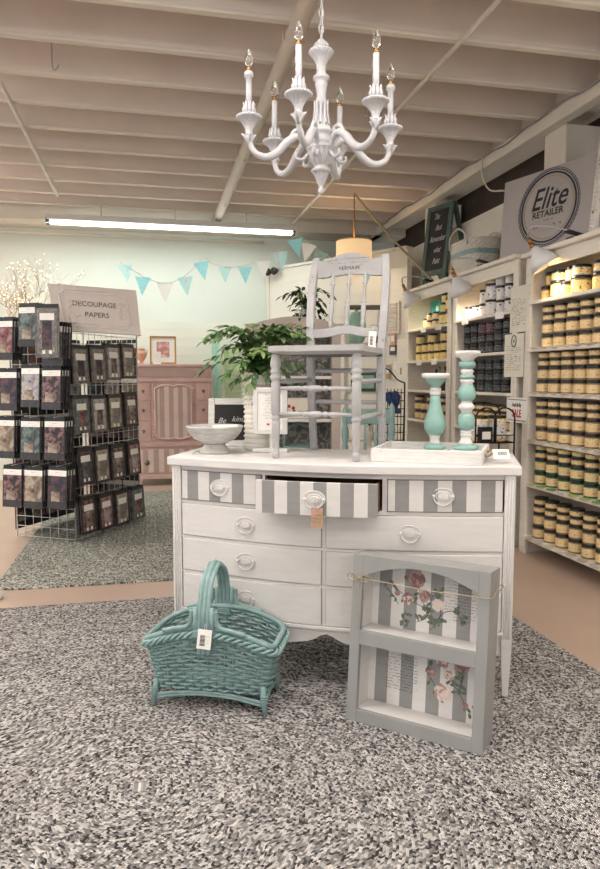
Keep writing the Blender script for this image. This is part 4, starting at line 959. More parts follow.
# ============================================================ wire rack of decoupage packs
rc = Vector((-0.549, 5.117)); rr_ = Vector((-0.104, 5.845)); rl = Vector((-0.995, 5.385))
uR = (rr_-rc); LR = uR.length; uR /= LR; uL = (rl-rc); LL = uL.length; uL /= LL
RH = 1.62
rk = thing('wire_rack', 'white wire grid display rack holding the hanging decoupage paper packs', 'display rack', (rc.x, rc.y, 0.0102))
def grid_panel(d, L_, hgt, name='grid_panel'):
    b = MB(); n_ = max(2, round(L_/0.07))
    for k in range(n_+1):
        p = d*(L_*k/n_); b.tube([(p.x, p.y, 0), (p.x, p.y, hgt)], 0.0055 if k in (0, n_) else 0.0028, 6)
    z = 0.012
    while z < hgt:
        b.tube([(0, 0, z), (d.x*L_, d.y*L_, z)], 0.0028, 5); z += 0.075
    b.build(name, 'wire', rk)
grid_panel(uR, LR, RH); grid_panel(uL, LL, RH)
b = MB(); q = uR*LR; w_ = uL*LL
for z in (0.012, 0.8, RH-0.01): b.tube([(q.x, q.y, z), (q.x+w_.x, q.y+w_.y, z), (w_.x, w_.y, z)], 0.0055, 6)
for e in (0.0, 1.0): b.tube([(q.x+w_.x*e, q.y+w_.y*e, 0), (q.x+w_.x*e, q.y+w_.y*e, RH)], 0.0055, 6)
b.build('back_frame', 'wire', rk)
def make_pack(kind, pic, body, w_, h_, label, cat='paper pack'):
    t = thing('decoupage_pack', label, cat)
    b = MB(); b.box(-w_/2, w_/2, -0.004, 0.004, -h_, -0.02); b.build('pouch', body, t)
    b = MB(); b.box(-w_*0.47, w_*0.47, -0.0044, 0.0044, -0.026, 0.0); b.build('hanger_strip', 'black', t)
    if kind == 'big':
        b = MB(); b.box(-w_*0.47, w_*0.47, -0.0062, -0.004, -0.070, -0.030); hd = b.build('header_card', 'paper', t)
        b = MB(); scribble(b, -w_*0.2, w_*0.2, -0.045, -0.0066, 0.004, 0.0009, 3); scribble(b, -w_*0.35, w_*0.3, -0.059, -0.0066, 0.0025, 0.0006, 4); b.build('print', 'greyink', hd)
        b = MB(); b.box(-w_*0.45, w_*0.45, -0.0056, -0.004, -h_+0.05, -0.072); b.build('picture', pic, t)
        b = MB(); b.box(-w_*0.3, w_*0.15, -0.0062, -0.0056, -h_+0.052, -h_+0.12); b.build('sample_photo', PICS[2], t)
    else:
        b = MB(); b.box(-w_*0.40, w_*0.40, -0.0054, -0.004, -h_+0.02, -0.03); b.build('picture', pic, t)
        b = MB(); b.box(-w_*0.30, w_*0.30, -0.0062, -0.0054, -0.108, -0.062); hd = b.build('title_card', 'paper', t)
        b = MB(); b.box(-w_*0.2, w_*0.2, -0.0064, -0.0056, -h_+0.055, -0.112); b.build('sample_photo', PICS[(PICS.index(pic)+2) % 7], t)
        for x in (-w_*0.14, w_*0.14): b = MB(); b.box(x-0.011, x+0.011, -0.0064, -0.0056, -h_+0.024, -h_+0.048); b.build('code_patch', 'paper', t)
    return t
bigs = [make_pack('big', PICS[i], 'pouch', 0.165, 0.30, 'x') for i in range(7)]
smalls = [make_pack('small', PICS[i], ['pouch', 'pouchgrey', 'pouch', 'pouch', 'pouchgrey', 'pouchgrey', 'pouch'][i], 0.182, 0.275, 'x') for i in range(7)]
used = set()
def place_pack(arr, i, loc, rot, label, group):
    src = arr[i]
    if id(src) not in used:
        used.add(id(src)); src.location = loc; src.rotation_euler = rot; src['label'] = label; src['group'] = group; return src
    return copy_thing(src, loc, rot, label, group)
ordn = ['first', 'second', 'third', 'fourth', 'fifth', 'sixth', 'seventh', 'eighth', 'ninth']
# right face: 4 rows x 4 columns. pixels of the top centre of each pack
nR = Vector((uR.y, -uR.x)); aR = math.atan2(uR.y, uR.x)
def hook(px, py, u, n_, out, parent=rk):
    pass
rowsR = [[(79, 345), (97, 345), (112, 344), (127, 344)], [(80, 395), (98, 395), (114, 394), (130, 392)], [(84, 447), (101, 446), (117, 444), (133, 441)], [(87, 496), (105, 493), (121, 490), (137, 486)]]
kindsR = [[4, 4, 5, 2], [1, 5, 2, 0], [6, 2, 0, 3], [0, 3, 2, 1]]
hooks = MB()
def plane_hit(px, py, p0, n_):
    r = _ray(px, py); t = ((p0.x-_C[0])*n_.x+(p0.y-_C[1])*n_.y)/(r[0]*n_.x+r[1]*n_.y); return Vector(_C+r*t)
for i, row in enumerate(rowsR):
    for j, (px, py) in enumerate(row):
        p = plane_hit(px, py, rc+nR*0.07, nR)
        kind = kindsR[i][j]
        lab = '%s decoupage pack, %s from the rack corner in the %s row, right side' % (PICWORD[kind], ordn[j], ['top', 'second', 'third', 'bottom'][i])
        o = place_pack(smalls, kind, p, (math.radians(-3), 0, aR+0.02), lab, 'narrow packs on the right side of the rack')
        if i == 0 and j == 2:
            pass
        a_ = Vector((p.x, p.y))-rc; hooks.tube([(a_.x, a_.y, p.z-0.014), (a_.x-nR.x*0.075, a_.y-nR.y*0.075, p.z-0.008)], 0.003, 5)
        for m_ in range(2):
            q = p-Vector((nR.x, nR.y, 0))*0.018*(m_+1)
            copy_thing(smalls[(kind+3+m_) % 7], q, (math.radians(-2), 0, aR+0.02), 'pack hanging %s behind the %s pack, %s row, rack right side' % (['just', 'farthest'][m_], ordn[j], ['top', 'second', 'third', 'bottom'][i]), 'narrow packs on the right side of the rack')
# left face: 5 rows x 3 columns of wide packs hung in front of the grid
nL = Vector((-uL.y, uL.x)); 
if nL.y > 0: nL = -nL
aL = math.atan2(-uL.y, -uL.x)
rowsL = [[(4, 317), (29, 303), (53, 322)], [(8, 368), (31, 364), (52, 366)], [(6, 416), (31, 417), (55, 417)], [(13, 465), (34, 466), (58, 466)]]
kindsL = [[3, 1, 4], [6, 5, 0], [2, 1, 0], [0, 2, 6]]
for i, row in enumerate(rowsL):
    for j, (px, py) in enumerate(row):
        for m_ in range(4):
            p = plane_hit(px, py, rc+nL*(0.20-0.022*m_), nL) if m_ == 0 else p0-Vector((nL.x, nL.y, 0))*0.030*m_
            if m_ == 0: p0 = p
            kind = kindsL[i][j] if m_ == 0 else (kindsL[i][j]+m_*2+j) % 7
            where = ordn[j]+' stack from the left, '+['top', 'second', 'third', 'bottom'][i]+' row, rack left side'
            lab = ('%s wide pack fronting the %s' % (PICWORD[kind], where)) if m_ == 0 else ('wide pack, %s back in the %s' % (ordn[m_], where))
            place_pack(bigs, kind, p, (math.radians(-4), 0, aL+0.05*math.sin(i*3+j)), lab, 'wide packs on the left side of the rack')
        a_ = Vector((p0.x, p0.y))-rc; hooks.tube([(a_.x+nL.x*0.01, a_.y+nL.y*0.01, p0.z-0.012), (a_.x-nL.x*0.22, a_.y-nL.y*0.22, p0.z-0.004)], 0.003, 5)
tg = make_pack('small', PICS[4], 'pouchgrey', 0.165, 0.36, 'grey bark paper roll pack beneath the left edge of the sign board')
tg.location = plane_hit(47, 304, rc+nL*0.25, nL); tg.rotation_euler = (math.radians(-3), 0, aL+0.3); tg['group'] = 'wide packs on the left side of the rack'
a_ = Vector((tg.location.x, tg.location.y))-rc; hooks.tube([(a_.x, a_.y, tg.location.z-0.01), (a_.x-nL.x*0.2, a_.y-nL.y*0.2, tg.location.z-0.3)], 0.004, 5)
nF = uR; k2 = 0
for i in range(5):
    for j in range(3):
        p = rc+uR*(LR+0.03)+uL*(0.10+0.165*j); copy_thing(bigs[(i*2+j*3) % 7], (p.x, p.y, 1.52-0.29*i), (0, 0, aL), 'wide pack on the far back side of the rack, %s row, %s across' % (ordn[i], ordn[j]), 'packs on the back sides of the rack')
    for j in range(5):
        p = rc+uL*(LL+0.03)+uR*(0.10+0.165*j); copy_thing(bigs[(i*3+j*2+1) % 7], (p.x, p.y, 1.52-0.29*i), (0, 0, aR), 'wide pack on the far left side of the rack, %s row, %s from the front' % (ordn[i], ordn[j]), 'packs on the back sides of the rack')
hooks.build('hooks', 'wire', rk)
for z in (1.02,): pass
# boxes on a little shelf of the right face
b = MB()
sgn_h = [(47, 283), (132, 295), (141, 335), (57, 330)]
# embossed sign on top, tilted back
s0 = 4.78
P_ = [at_s(47, 283, 5.00), at_s(132, 295, 5.22), at_s(141, 335, 5.10), at_s(57, 330, 4.88)]
ux = (P_[2]-P_[3]); W_ = ux.length; ux.normalize(); uz = (P_[0]-P_[3]); uz -= ux*uz.dot(ux); Hh = uz.length; uz.normalize(); uy = uz.cross(ux)
rotm = Matrix((ux, uy, uz)).transposed()
sg = thing('sign_board', 'grey embossed sign reading DECOUPAGE PAPERS on top of the wire rack', 'sign', P_[3], rot=rotm.to_euler())
sh = (P_[0]-P_[3]).dot(ux)
b = MB(); b.prism_xz([(0, 0), (W_, 0), (W_+sh*0.3, Hh), (sh, Hh)], 0, 0.012); b.build('board', 'signgrey', sg)
b = MB()
x0, x1, z0, z1 = 0.06, W_-0.05, 0.04, Hh-0.04
fr_ = [(x0+0.04, z0), (x1-0.04, z0), (x1-0.03, z0+0.03), (x1, z0+0.04), (x1, z1-0.04), (x1-0.03, z1-0.03), (x1-0.04, z1), (x0+0.04, z1), (x0+0.03, z1-0.03), (x0, z1-0.04), (x0, z0+0.04), (x0+0.03, z0+0.03)]
k_ = sh/Hh
b.tube([(x+k_*z*0.9, -0.001, z) for x, z in fr_], 0.0045, 6, closed=True)
b.tube([(x+(0.5*(x0+x1)-x)*0.06+k_*z*0.9, -0.001, z+(0.5*(z0+z1)-z)*0.16) for x, z in fr_], 0.0022, 5, closed=True)
b.build('raised_border', 'signgrey', sg)
b = MB()
for sgn, bx in ((1, x0+0.05), (-1, x1-0.05)):
    for q_ in range(2):
        sz = 1 if q_ else -1; zc_ = Hh/2
        b.tube(spline([(bx+k_*zc_, -0.001, zc_), (bx+sgn*0.022+k_*zc_, -0.001, zc_+sz*0.02), (bx+sgn*0.004, -0.001, zc_+sz*0.045), (bx+sgn*0.03, -0.001, zc_+sz*0.07), (bx+sgn*0.05, -0.001, zc_+sz*0.06), (bx+sgn*0.04, -0.001, zc_+sz*0.05)], 5), 0.0030, 5)
        for r_ in range(5): b.sphere((bx+sgn*(0.006+0.010*(r_ % 2))+k_*zc_, -0.001, zc_+sz*(0.012+0.013*r_)), 0.0055, 6, 4)
b.build('scroll_ornament', 'signgrey', sg)
text('lettering', 'DECOUPAGE', 0.058, sg, (W_/2+k_*Hh*0.5, -0.0015, Hh*0.60), m='greyink', sx=0.92, bold=0.0006)
text('lettering', 'PAPERS', 0.058, sg, (W_/2+k_*Hh*0.4+0.01, -0.0015, Hh*0.37), m='greyink', sx=0.92, bold=0.0006)
# posts carrying the sign
b = MB()
for px, py in ((60, 329), (138, 334)):
    q = at_s(px, py, 4.95 if px < 100 else 5.12); b.tube([(q.x-rc.x, q.y-rc.y+0.02, 1.5), (q.x-rc.x, q.y-rc.y+0.02, q.z+0.01)], 0.004, 5)
b.build('sign_holder', 'wire', rk)

# ---- lit twig trees at far left
def twig_tree(label, base, h_, spread, seed, side):
    t = thing('lighted_twig_tree', label, 'twig tree', base)
    r_ = random.Random(seed); b = MB(); bulbs = []
    def grow(p, d, ln, rad, dep):
        q = p+d*ln; m_ = p.lerp(q, 0.5)+Vector((r_.uniform(-.02, .02), r_.uniform(-.02, .02), r_.uniform(-.01, .02)))
        b.tube([p, m_, q], [rad, rad*0.85, rad*0.7], 5)
        if dep <= 2: bulbs.append(q); bulbs.append(m_)
        if dep == 0: return
        for k in range(3 if dep > 1 else 2):
            nd = (d+Vector((r_.uniform(-.7, .7)+side*0.15, r_.uniform(-.5, .5), r_.uniform(-.25, .4)))).normalized()
            grow(q, nd, ln*r_.uniform(0.6, 0.85), rad*0.65, dep-1)
    b.tube([(0, 0, 0), (0.01, 0, h_*0.5), (0, 0.01, h_*0.66)], [0.02, 0.016, 0.012], 7)
    for k in range(5):
        a = 2*PI*k/5+0.4; grow(Vector((0, 0.01, h_*0.64)), Vector((math.cos(a)*0.7, math.sin(a)*0.5, 0.62)).normalized(), spread*0.42, 0.008, 4)
    b.build('branches', 'twig', t)
    b = MB(); b.lathe([(0.12, 0), (0.12, 0.012), (0.02, 0.02)], 20); b.build('base', 'twig', t)
    g = MB(); bulbs = bulbs[:]; r_.shuffle(bulbs)
    for p in bulbs[:150]: g.sphere((p.x, p.y, p.z), 0.0055, 5, 4)
    o = g.build('fairy_lights', 'fairyglow', t); o['kind'] = 'stuff'
    d = bpy.data.lights.new('fairy_glow', 'POINT'); d.energy = 2.0; d.color = (1.0, 0.78, 0.55); d.shadow_soft_size = 0.3
    l = bpy.data.objects.new('fairy_glow', d); COL.objects.link(l); l.parent = t; l.location = (0, -0.05, h_*0.85)
q = at_s(8, 300, 6.9); twig_tree('pale twig tree with warm fairy lights at the left edge behind the rack', (q.x, q.y, 0), 2.42, 0.78, 5, 0.4)
q = at_s(28, 300, 7.55); twig_tree('second lit twig tree spreading right, behind the first one', (q.x, q.y, 0), 2.40, 0.62, 12, 0.8)

# ============================================================ pink chest at the back wall
cyl_ = 7.72
pl0, pr0 = at_Y(135.5, 480, cyl_), at_Y(213, 480, cyl_)
CW = pr0.x-pl0.x; ht = at_Y(175, 364, cyl_).z; CDp = 0.46
pc = thing('pink_chest', 'dusty pink antique chest with striped centre panel against the back wall', 'chest of drawers', (pl0.x, cyl_, 0))
Z = lambda y: at_Y(175, y, cyl_).z
b = MB(); b.box(0, CW, 0.0, CDp, Z(477), Z(366)); b.build('carcass', 'pinkpaint', pc, bevel=0.004)
b = MB(); b.box(-0.02, CW+0.02, -0.02, CDp, Z(367), ht); b.build('tabletop', 'pinkpaint', pc, bevel=0.006)
b = MB(); b.box(-0.012, CW+0.012, -0.018, 0.02, Z(382), Z(379)); b.build('moulding', 'pinkpaint', pc, bevel=0.003); b = MB(); b.box(-0.012, CW+0.012, -0.022, 0.02, Z(446), Z(442)); b.build('moulding', 'pinkpaint', pc, bevel=0.003); b = MB(); b.box(-0.006, CW+0.006, -0.016, 0.02, Z(478), Z(474)); b.build('moulding', 'pinkpaint', pc, bevel=0.003)
b = MB(); b.box(0.03, CW-0.03, -0.010, 0.005, Z(377), Z(368)); b.build('frieze_drawer', 'pinkdeep', pc, bevel=0.003)
colw = CW*0.255
for side, x0 in ((0, 0.02), (1, CW-0.02-colw*0.72)):
    for k, (ya, yb) in enumerate(((383, 400), (401, 420), (421, 441))):
        b = MB(); b.box(x0, x0+colw*0.72, -0.010, 0.004, Z(yb), Z(ya)); d = b.build('drawer', 'pinkpaint', pc, bevel=0.003)
        b = MB(); xm = x0+colw*0.36; zm = (Z(ya)+Z(yb))/2
        b.prism_xz([(xm-0.022, zm+0.014), (xm, zm+0.022), (xm+0.022, zm+0.014), (xm, zm-0.026)], -0.014, -0.010); b.sphere((xm, -0.022, zm), 0.011, 8, 6); b.build('knob', 'pewter', d)
for xb in (0.02+colw*0.86, CW-0.02-colw*0.86):
    b = MB()
    for k in range(16): b.sphere((xb, -0.006, Z(439)+(Z(385)-Z(439))*k/15), 0.012, 8, 5)
    b.build('bead_moulding', 'pinkpaint', pc)
    b = MB(); b.box(xb-0.016, xb+0.016, -0.004, 0.004, Z(441), Z(383)); b.build('pilaster', 'pinkpaint', pc)
pm, hwp = CW/2, CW*0.235
zt_, zb_ = Z(385), Z(439)
def panel_hi(x):
    u = (x-pm)/hwp; return zt_-0.045*abs(u)**4-0.018*math.exp(-(u/0.12)**2)
def panel_lo(x):
    u = (x-pm)/hwp; return zb_+0.045*abs(u)**4+0.012*math.exp(-(u/0.12)**2)
e = lin(pm-hwp, pm+hwp, 9); b = MB()
for i in range(8): b.cur = i % 2; b.strip_xz(lin(e[i], e[i+1], 6), panel_lo, panel_hi, -0.010, 0.004)
b.build('striped_panel', ['pinklight', 'pinkdeep'], pc)
b = MB(); xs2 = lin(pm-hwp, pm+hwp, 30)
b.tube([(x, -0.012, panel_hi(x)) for x in xs2]+[(x, -0.012, panel_lo(x)) for x in xs2[::-1]], 0.013, 8, closed=True); b.build('panel_moulding', 'pinkpaint', pc)
e = lin(0.03, CW-0.03, 15); b = MB()
for i in range(14): b.cur = i % 2; b.box(e[i], e[i+1], -0.012, 0.004, Z(472), Z(449))
d = b.build('drawer', ['pinklight', 'pinkdeep'], pc)
for x in (CW*0.15, CW*0.85):
    b = MB(); b.sphere((x, -0.024, Z(462)), 0.016, 10, 6); b.lathe([(0.03, 0), (0.03, 0.003), (0.01, 0.004)], 14, axis=((x, -0.012, Z(462)), (x, -1.012, Z(462)))); b.build('knob', 'pewter', d)
for x in (0.03, CW-0.07):
    for y in (0.02, CDp-0.06):
        b = MB(); b.box(x, x+0.04, y, y+0.04, 0, Z(477)); b.build('leg', 'pinkpaint', pc)
# picture, paper and urn on the chest
ps = 7.86
p0, p1 = at_Y(150, 363, ps), at_Y(176, 336, ps)
W_, Hh = p1.x-p0.x, at_Y(163, 336, ps).z-ht
t = thing('framed_picture', 'gold framed floral picture with white mat standing on the pink chest', 'picture', (p0.x, ps, ht+0.001), rot=(-0.10, 0, 0))
b = MB()
f_ = 0.018
for (x0, x1, z0, z1) in ((0, f_, 0, Hh), (W_-f_, W_, 0, Hh), (f_, W_-f_, 0, f_), (f_, W_-f_, Hh-f_, Hh)): b.box(x0, x1, -0.012, 0.008, z0, z1)
b.build('frame', 'brass', t, bevel=0.003)
b = MB(); b.box(f_, W_-f_, -0.004, 0.006, f_, Hh-f_); b.build('mat_board', 'paper', t)
b = MB(); b.box(W_*0.26, W_*0.74, -0.006, -0.004, Hh*0.24, Hh*0.80); b.build('print', pic('floral_print', [S(232, 222, 206), S(214, 170, 160), S(190, 120, 120), S(140, 150, 110)], 16), t)
p = at_Y(157, 363, 7.79); t = thing('note_card', 'small white note card leaning against the gold framed picture', 'card', (p.x, 7.795, ht+0.001), rot=(-0.08, 0, 0))
b = MB(); b.box(-0.045, 0.045, -0.001, 0.001, 0, 0.135); b.build('card', 'paper', t)
b = MB(); [scribble(b, -0.03, 0.03, z, -0.0014, 0.003, 0.0006, int(z*900)) for z in (0.11, 0.095, 0.08, 0.065)]; b.build('writing', 'greyink', t)
p = at_Y(141.5, 363, 7.84); t = thing('urn', 'small peach urn vase at the left end of the pink chest top', 'vase', (p.x, 7.84, ht+0.001))
b = MB(); b.lathe([(0.03, 0), (0.032, 0.01), (0.018, 0.02), (0.02, 0.03), (0.045, 0.06), (0.06, 0.10), (0.058, 0.125), (0.04, 0.145), (0.03, 0.155), (0.04, 0.165), (0.045, 0.17), (0.035, 0.17), (0.02, 0.16), (0, 0.15)], 24); b.build('body', 'peach', t)
b = MB()
for sg_ in (-1, 1): b.tube(spline([(sg_*0.035, 0, 0.155), (sg_*0.065, 0, 0.15), (sg_*0.07, 0, 0.125), (sg_*0.056, 0, 0.11)], 5), 0.005, 6)
b.build('handles', 'peach', t)

# tall painted boards leaning on the back wall right of the chest
for px0, px1, m_, yy, top, lab, k in ((214, 222, 'mint', 8.1, 330, 'narrow mint green board standing right of the pink chest', 0), (223, 246, 'cream_slats', 8.2, 345, 'pale yellow-green slatted shutter standing right of the mint board', 1)):
    if m_ == 'cream_slats': M[m_] = mat('pale_green_shutter_paint', S(206, 220, 186), 0.6, var=0.04)
    a, c = at_Y(px0, 450, yy), at_Y(px1, 450, yy); h_ = at_Y(px0, top, yy).z; W_ = c.x-a.x
    t = thing(['painted_board', 'shutter'][k], lab, ['board', 'shutter'][k], (a.x, yy, 0.0), rot=(-0.09, 0, 0))
    b = MB(); b.box(0, 0.04, 0, 0.025, 0, h_); b.box(W_-0.04, W_, 0, 0.025, 0, h_); b.box(0.04, W_-0.04, 0, 0.025, 0, 0.06); b.box(0.04, W_-0.04, 0, 0.025, h_-0.06, h_); b.build('frame', m_, t, bevel=0.003)
    b = MB(); z = 0.06
    while z < h_-0.08: b.box(0.04, W_-0.04, 0.006, 0.018, z, z+0.05, Matrix.Rotation(0.35 if k else 0.0, 3, 'X')); z += 0.055
    if W_ > 0.08: b.build('slats', m_, t)

# wall heads of the emergency light
p = plane_hit(274, 271, pA-Vector((0, 0.12)), Vector((pd.y, -pd.x)).normalized())
t = thing('emergency_light', 'small twin-head black emergency light high on the corner partition', 'wall light', p, ang)
b = MB(); b.box(-0.05, 0.05, -0.01, 0.03, 0.02, 0.05); b.build('bracket', 'white', t, bevel=0.004)
for x in (-0.055, 0.055):
    b = MB(); b.lathe([(0.02, 0), (0.042, 0.5), (0.048, 0.9), (0.04, 1.0), (0, 1.0)], 14, axis=((x, -0.0, 0), (x, -0.07, -0.015))); b.build('lamp_head', 'black', t)

# ============================================================ bunting
pts_px = [(121, 262, 0), (143, 276, 0), (165, 283, 0), (185, 276, 0), (203, 258, 0), (212, 263, 1), (228, 267, 1), (246, 265, 1), (263, 258, 1), (281, 249, 1), (296, 236, 1), (309, 243, 2), (322, 252, 2), (338, 262, 2), (352, 267, 2), (366, 266, 2), (382, 259, 2), (396, 248, 2)]
BS = 7.05
cord = [at_s(x, y, BS) for x, y, _ in pts_px]
bn = thing('bunting', 'fabric bunting of teal, white and spotted pennants strung across the back', 'bunting', cord[0])
b = MB(); b.tube(spline([p-cord[0] for p in cord], 5), 0.004, 5)
b.tube([cord[10]-cord[0], cord[10]-cord[0]+Vector((0, 0, 0.14))], 0.003, 4)
b.build('tape', 'flagwhite', bn)
flags = [(125, 265, 'flagpink', 16, 8), (143, 277, 'flagteal', 17, -4), (165, 283, 'flagwhite', 18, 0), (185, 277, 'flagpink', 17, 6), (201, 262, 'flagteal', 17, 12), (225, 267, 'flagpink', 14, 2), (245, 267, 'flagteal', 15, 2), (263, 261, 'flagwhite', 16, 3),
         (280, 252, 'flagpink', 18, 8), (295, 239, 'flagteal', 17, 14), (309, 244, 'flagwhite', 17, -14), (321, 252, 'flagpale', 16, -14), (337, 262, 'flagpale', 15, -8), (352, 267, 'flagwhite', 15, 0), (367, 267, 'flagteal', 14, 3), (382, 260, 'flagwhite', 14, 8)]
for x, y, m_, hpx, tilt in flags:
    p = at_s(x, y, BS-0.01)-cord[0]; L_ = hpx/680*BS*1.08; w2 = L_*0.43; a = math.radians(-tilt*1.0)
    rot_ = Matrix.Rotation(-YAW, 3, 'Z') @ Matrix.Rotation(-a if False else math.radians(-tilt), 3, 'Y')
    b = MB(); f_ = rot_ @ Vector((-w2, 0, 0.0)); g = rot_ @ Vector((w2, 0, 0.0)); h_ = rot_ @ Vector((0, 0, -L_)); n_ = rot_ @ Vector((0, 0.004, 0))
    m1 = (f_+g)/2+h_*0.45+n_*3
    b.add([p+f_, p+g, p+h_], [(0, 2, 1)]); b.build('pennant', m_, bn)

# ============================================================ pendant lamp with swagged cord
sL = 7.05
lt = at_s(354, 241, sL); lb = at_s(354, 264, sL); R_ = 17.5/680*sL
t = thing('pendant_lamp', 'linen drum pendant lamp glowing warm behind the chair back', 'pendant lamp', (lt.x, lt.y, lb.z-0.06))
hh = lt.z-lb.z+0.06
b = MB(); b.lathe([(R_, 0), (R_*1.01, hh*0.5), (R_, hh), (R_-0.004, hh), (R_-0.004, 0), (R_, 0)], 36); b.build('shade', 'burlap', t)
b = MB(); b.tube([(R_*math.cos(q), R_*math.sin(q), hh-0.005) for q in lin(0, 2*PI*35/36, 36)], 0.004, 5, closed=True); b.tube([(-R_, 0, hh-0.01), (R_, 0, hh-0.01)], 0.003, 5); b.build('ring', 'brass', t)
b = MB(); b.sphere((0, 0, hh*0.5), 0.045, 12, 8); b.lathe([(0.02, hh*0.62), (0.02, hh-0.01)], 10); b.build('bulb', 'warmglow', t)
hk = at_s(354, 205, sL)
zc = 3.06-(lb.z-0.06)
b = MB(); b.tube([(0, 0, hh-0.01), (0.0, 0, zc)], 0.007, 6); b.build('cord', 'brass', t)
e1 = at_X(433, 281, 2.62)
sw = spline([Vector((lt.x, lt.y, 3.06)), Vector((lt.x, lt.y, 3.06)).lerp(e1, 0.45)+Vector((0, 0, -0.03)), e1], 10)
b = MB(); b.tube([p-Vector((lt.x, lt.y, lb.z-0.06)) for p in sw], 0.011, 6); b.build('swag_cord', 'twine', t)
d = bpy.data.lights.new('pendant_glow', 'POINT'); d.energy = 14; d.color = (1, 0.8, 0.55); d.shadow_soft_size = 0.06
l = bpy.data.objects.new('pendant_glow', d); COL.objects.link(l); l.parent = t; l.location = (0, 0, hh*0.4-0.1)

# ============================================================ bookcases along the right wall
FX = 2.51; BKX = 2.84
def hX(px, py): return at_X(px, py, FX).z
SH1 = [hX(532, y) for y in (302, 349, 393, 440, 483.5, 537.5)]
def bookcase(label, y0, y1, shelves, top, name='bookcase', skip_foot=False):
    """front plane x=FX, from y0 (near) to y1 (far)"""
    t = thing(name, label, 'bookcase', (FX, y0, 0.0005)); L_ = y1-y0; D = BKX-FX
    for ya in (0, L_-0.03):
        b = MB(); b.box(0.0, D, ya, ya+0.03, 0, top); b.build('side_panel', 'shelfwhite', t, bevel=0.002)
    for ya in (-0.02, L_-0.05):
        b = MB(); b.box(-0.02, 0.0, ya, ya+0.07, 0, top); b.build('face_stile', 'shelfwhite', t, bevel=0.003)
    b = MB(); b.box(D-0.012, D, 0.03, L_-0.03, 0.1, top); b.build('back_panel', 'shelfwhite', t)
    b = MB(); b.box(-0.02, 0.0, 0.05, L_-0.05, top-0.09, top); b.box(-0.06, D, -0.03, L_+0.03, top, top+0.028); b.build('crown', 'shelfwhite', t, bevel=0.006)
    for z in shelves:
        b = MB(); b.box(-0.03, D-0.012, 0.03, L_-0.03, z-0.022, z); b.build('shelf', 'shelfwhite', t, bevel=0.003)
    return t
ORD = ['top', 'second', 'third', 'fourth', 'fifth', 'bottom']
TOP1 = at_X(531, 262, FX).z+0.0; NEAR1 = 2.75; FAR1 = 4.20
TOP1 = 2.0
bookcase('nearest white bookcase, full of cream-labelled paint jars, at the right edge', NEAR1, FAR1, SH1, TOP1)
SH2 = [at_X(463, 320, FX).z, at_X(476, 354, FX).z, at_X(480, 392, FX).z, at_X(480, 428, FX).z, at_X(480, 462, FX).z, 0.12]
bookcase('middle white bookcase of dark paint cans, behind the taller candlestick', 4.34, 5.34, SH2, 2.02)
SH3 = [at_X(430, 327, FX).z, at_X(430, 360, FX).z, at_X(430, 390.5, FX).z, at_X(430, 421, FX).z, 0.5, 0.12]
bookcase('farthest white bookcase with yellow-labelled jars, behind the shorter candlestick', 5.42, 6.42, SH3, 2.02)
# cabinet panel with brass hinges beyond the last bookcase
t = thing('cabinet_panel', 'tall cream hinged cabinet door panel left of the farthest bookcase', 'cabinet', (FX+0.02, 6.44, 0.0005))
b = MB(); b.box(0, 0.3, 0, 0.34, 0, 1.60); b.build('body', 'shelfwhite', t, bevel=0.004)
b = MB(); b.box(-0.015, 0.0, 0.02, 0.17, 0.04, 1.57); b.build('door', 'shelfwhite', t, bevel=0.003)
for z in (0.66, 0.93, 1.27):
    b = MB(); b.box(-0.022, -0.01, 0.165, 0.185, z-0.035, z+0.035); b.build('hinge', 'brass', t)
# spacer boards between bookcases (carry the notices)
for (ya, yb, lab) in ((4.225, 4.31, 'narrow cream post between the nearest and middle bookcases'),):
    b = MB(); b.box(FX+0.03, FX+0.06, ya, yb, 0.0005, 1.98); o = b.build('post', 'shelfwhite'); tag(o, lab, 'post')

def make_jar(name, lab, r, h_, side, labm, lidm='lid', lidh=None):
    t = thing(name, lab, 'jar'); lh = lidh or min(0.019, h_*0.28)
    b = MB(); b.lathe([(r*0.94, 0), (r*0.98, 0.003), (r*0.98, h_-lh), (r*0.9, h_-lh+0.001)], 20); b.build('glass', side, t)
    b = MB(); b.lathe([(r*0.99, h_*0.13), (r*0.99, h_-lh-h_*0.09)], 20)
    b.f = b.f[:-2]; b.mi = b.mi[:-2]; b.sm = b.sm[:-2]; b.build('label', labm, t)
    b = MB(); b.lathe([(r*0.99, h_-lh), (r*1.0, h_-lh+0.002), (r*1.0, h_-0.002), (r*0.96, h_)], 20); b.build('lid', lidm, t)
    return t
protos = {}
def jar_at(kind, loc, rz, label, group):
    spec = JK[kind]
    if kind not in protos:
        protos[kind] = make_jar(*spec[:2], *spec[2:]); o = protos[kind]
        o.location = loc; o.rotation_euler = (0, 0, rz); o['label'] = label; o['group'] = group; return o
    return copy_thing(protos[kind], loc, (0, 0, rz), label, group)
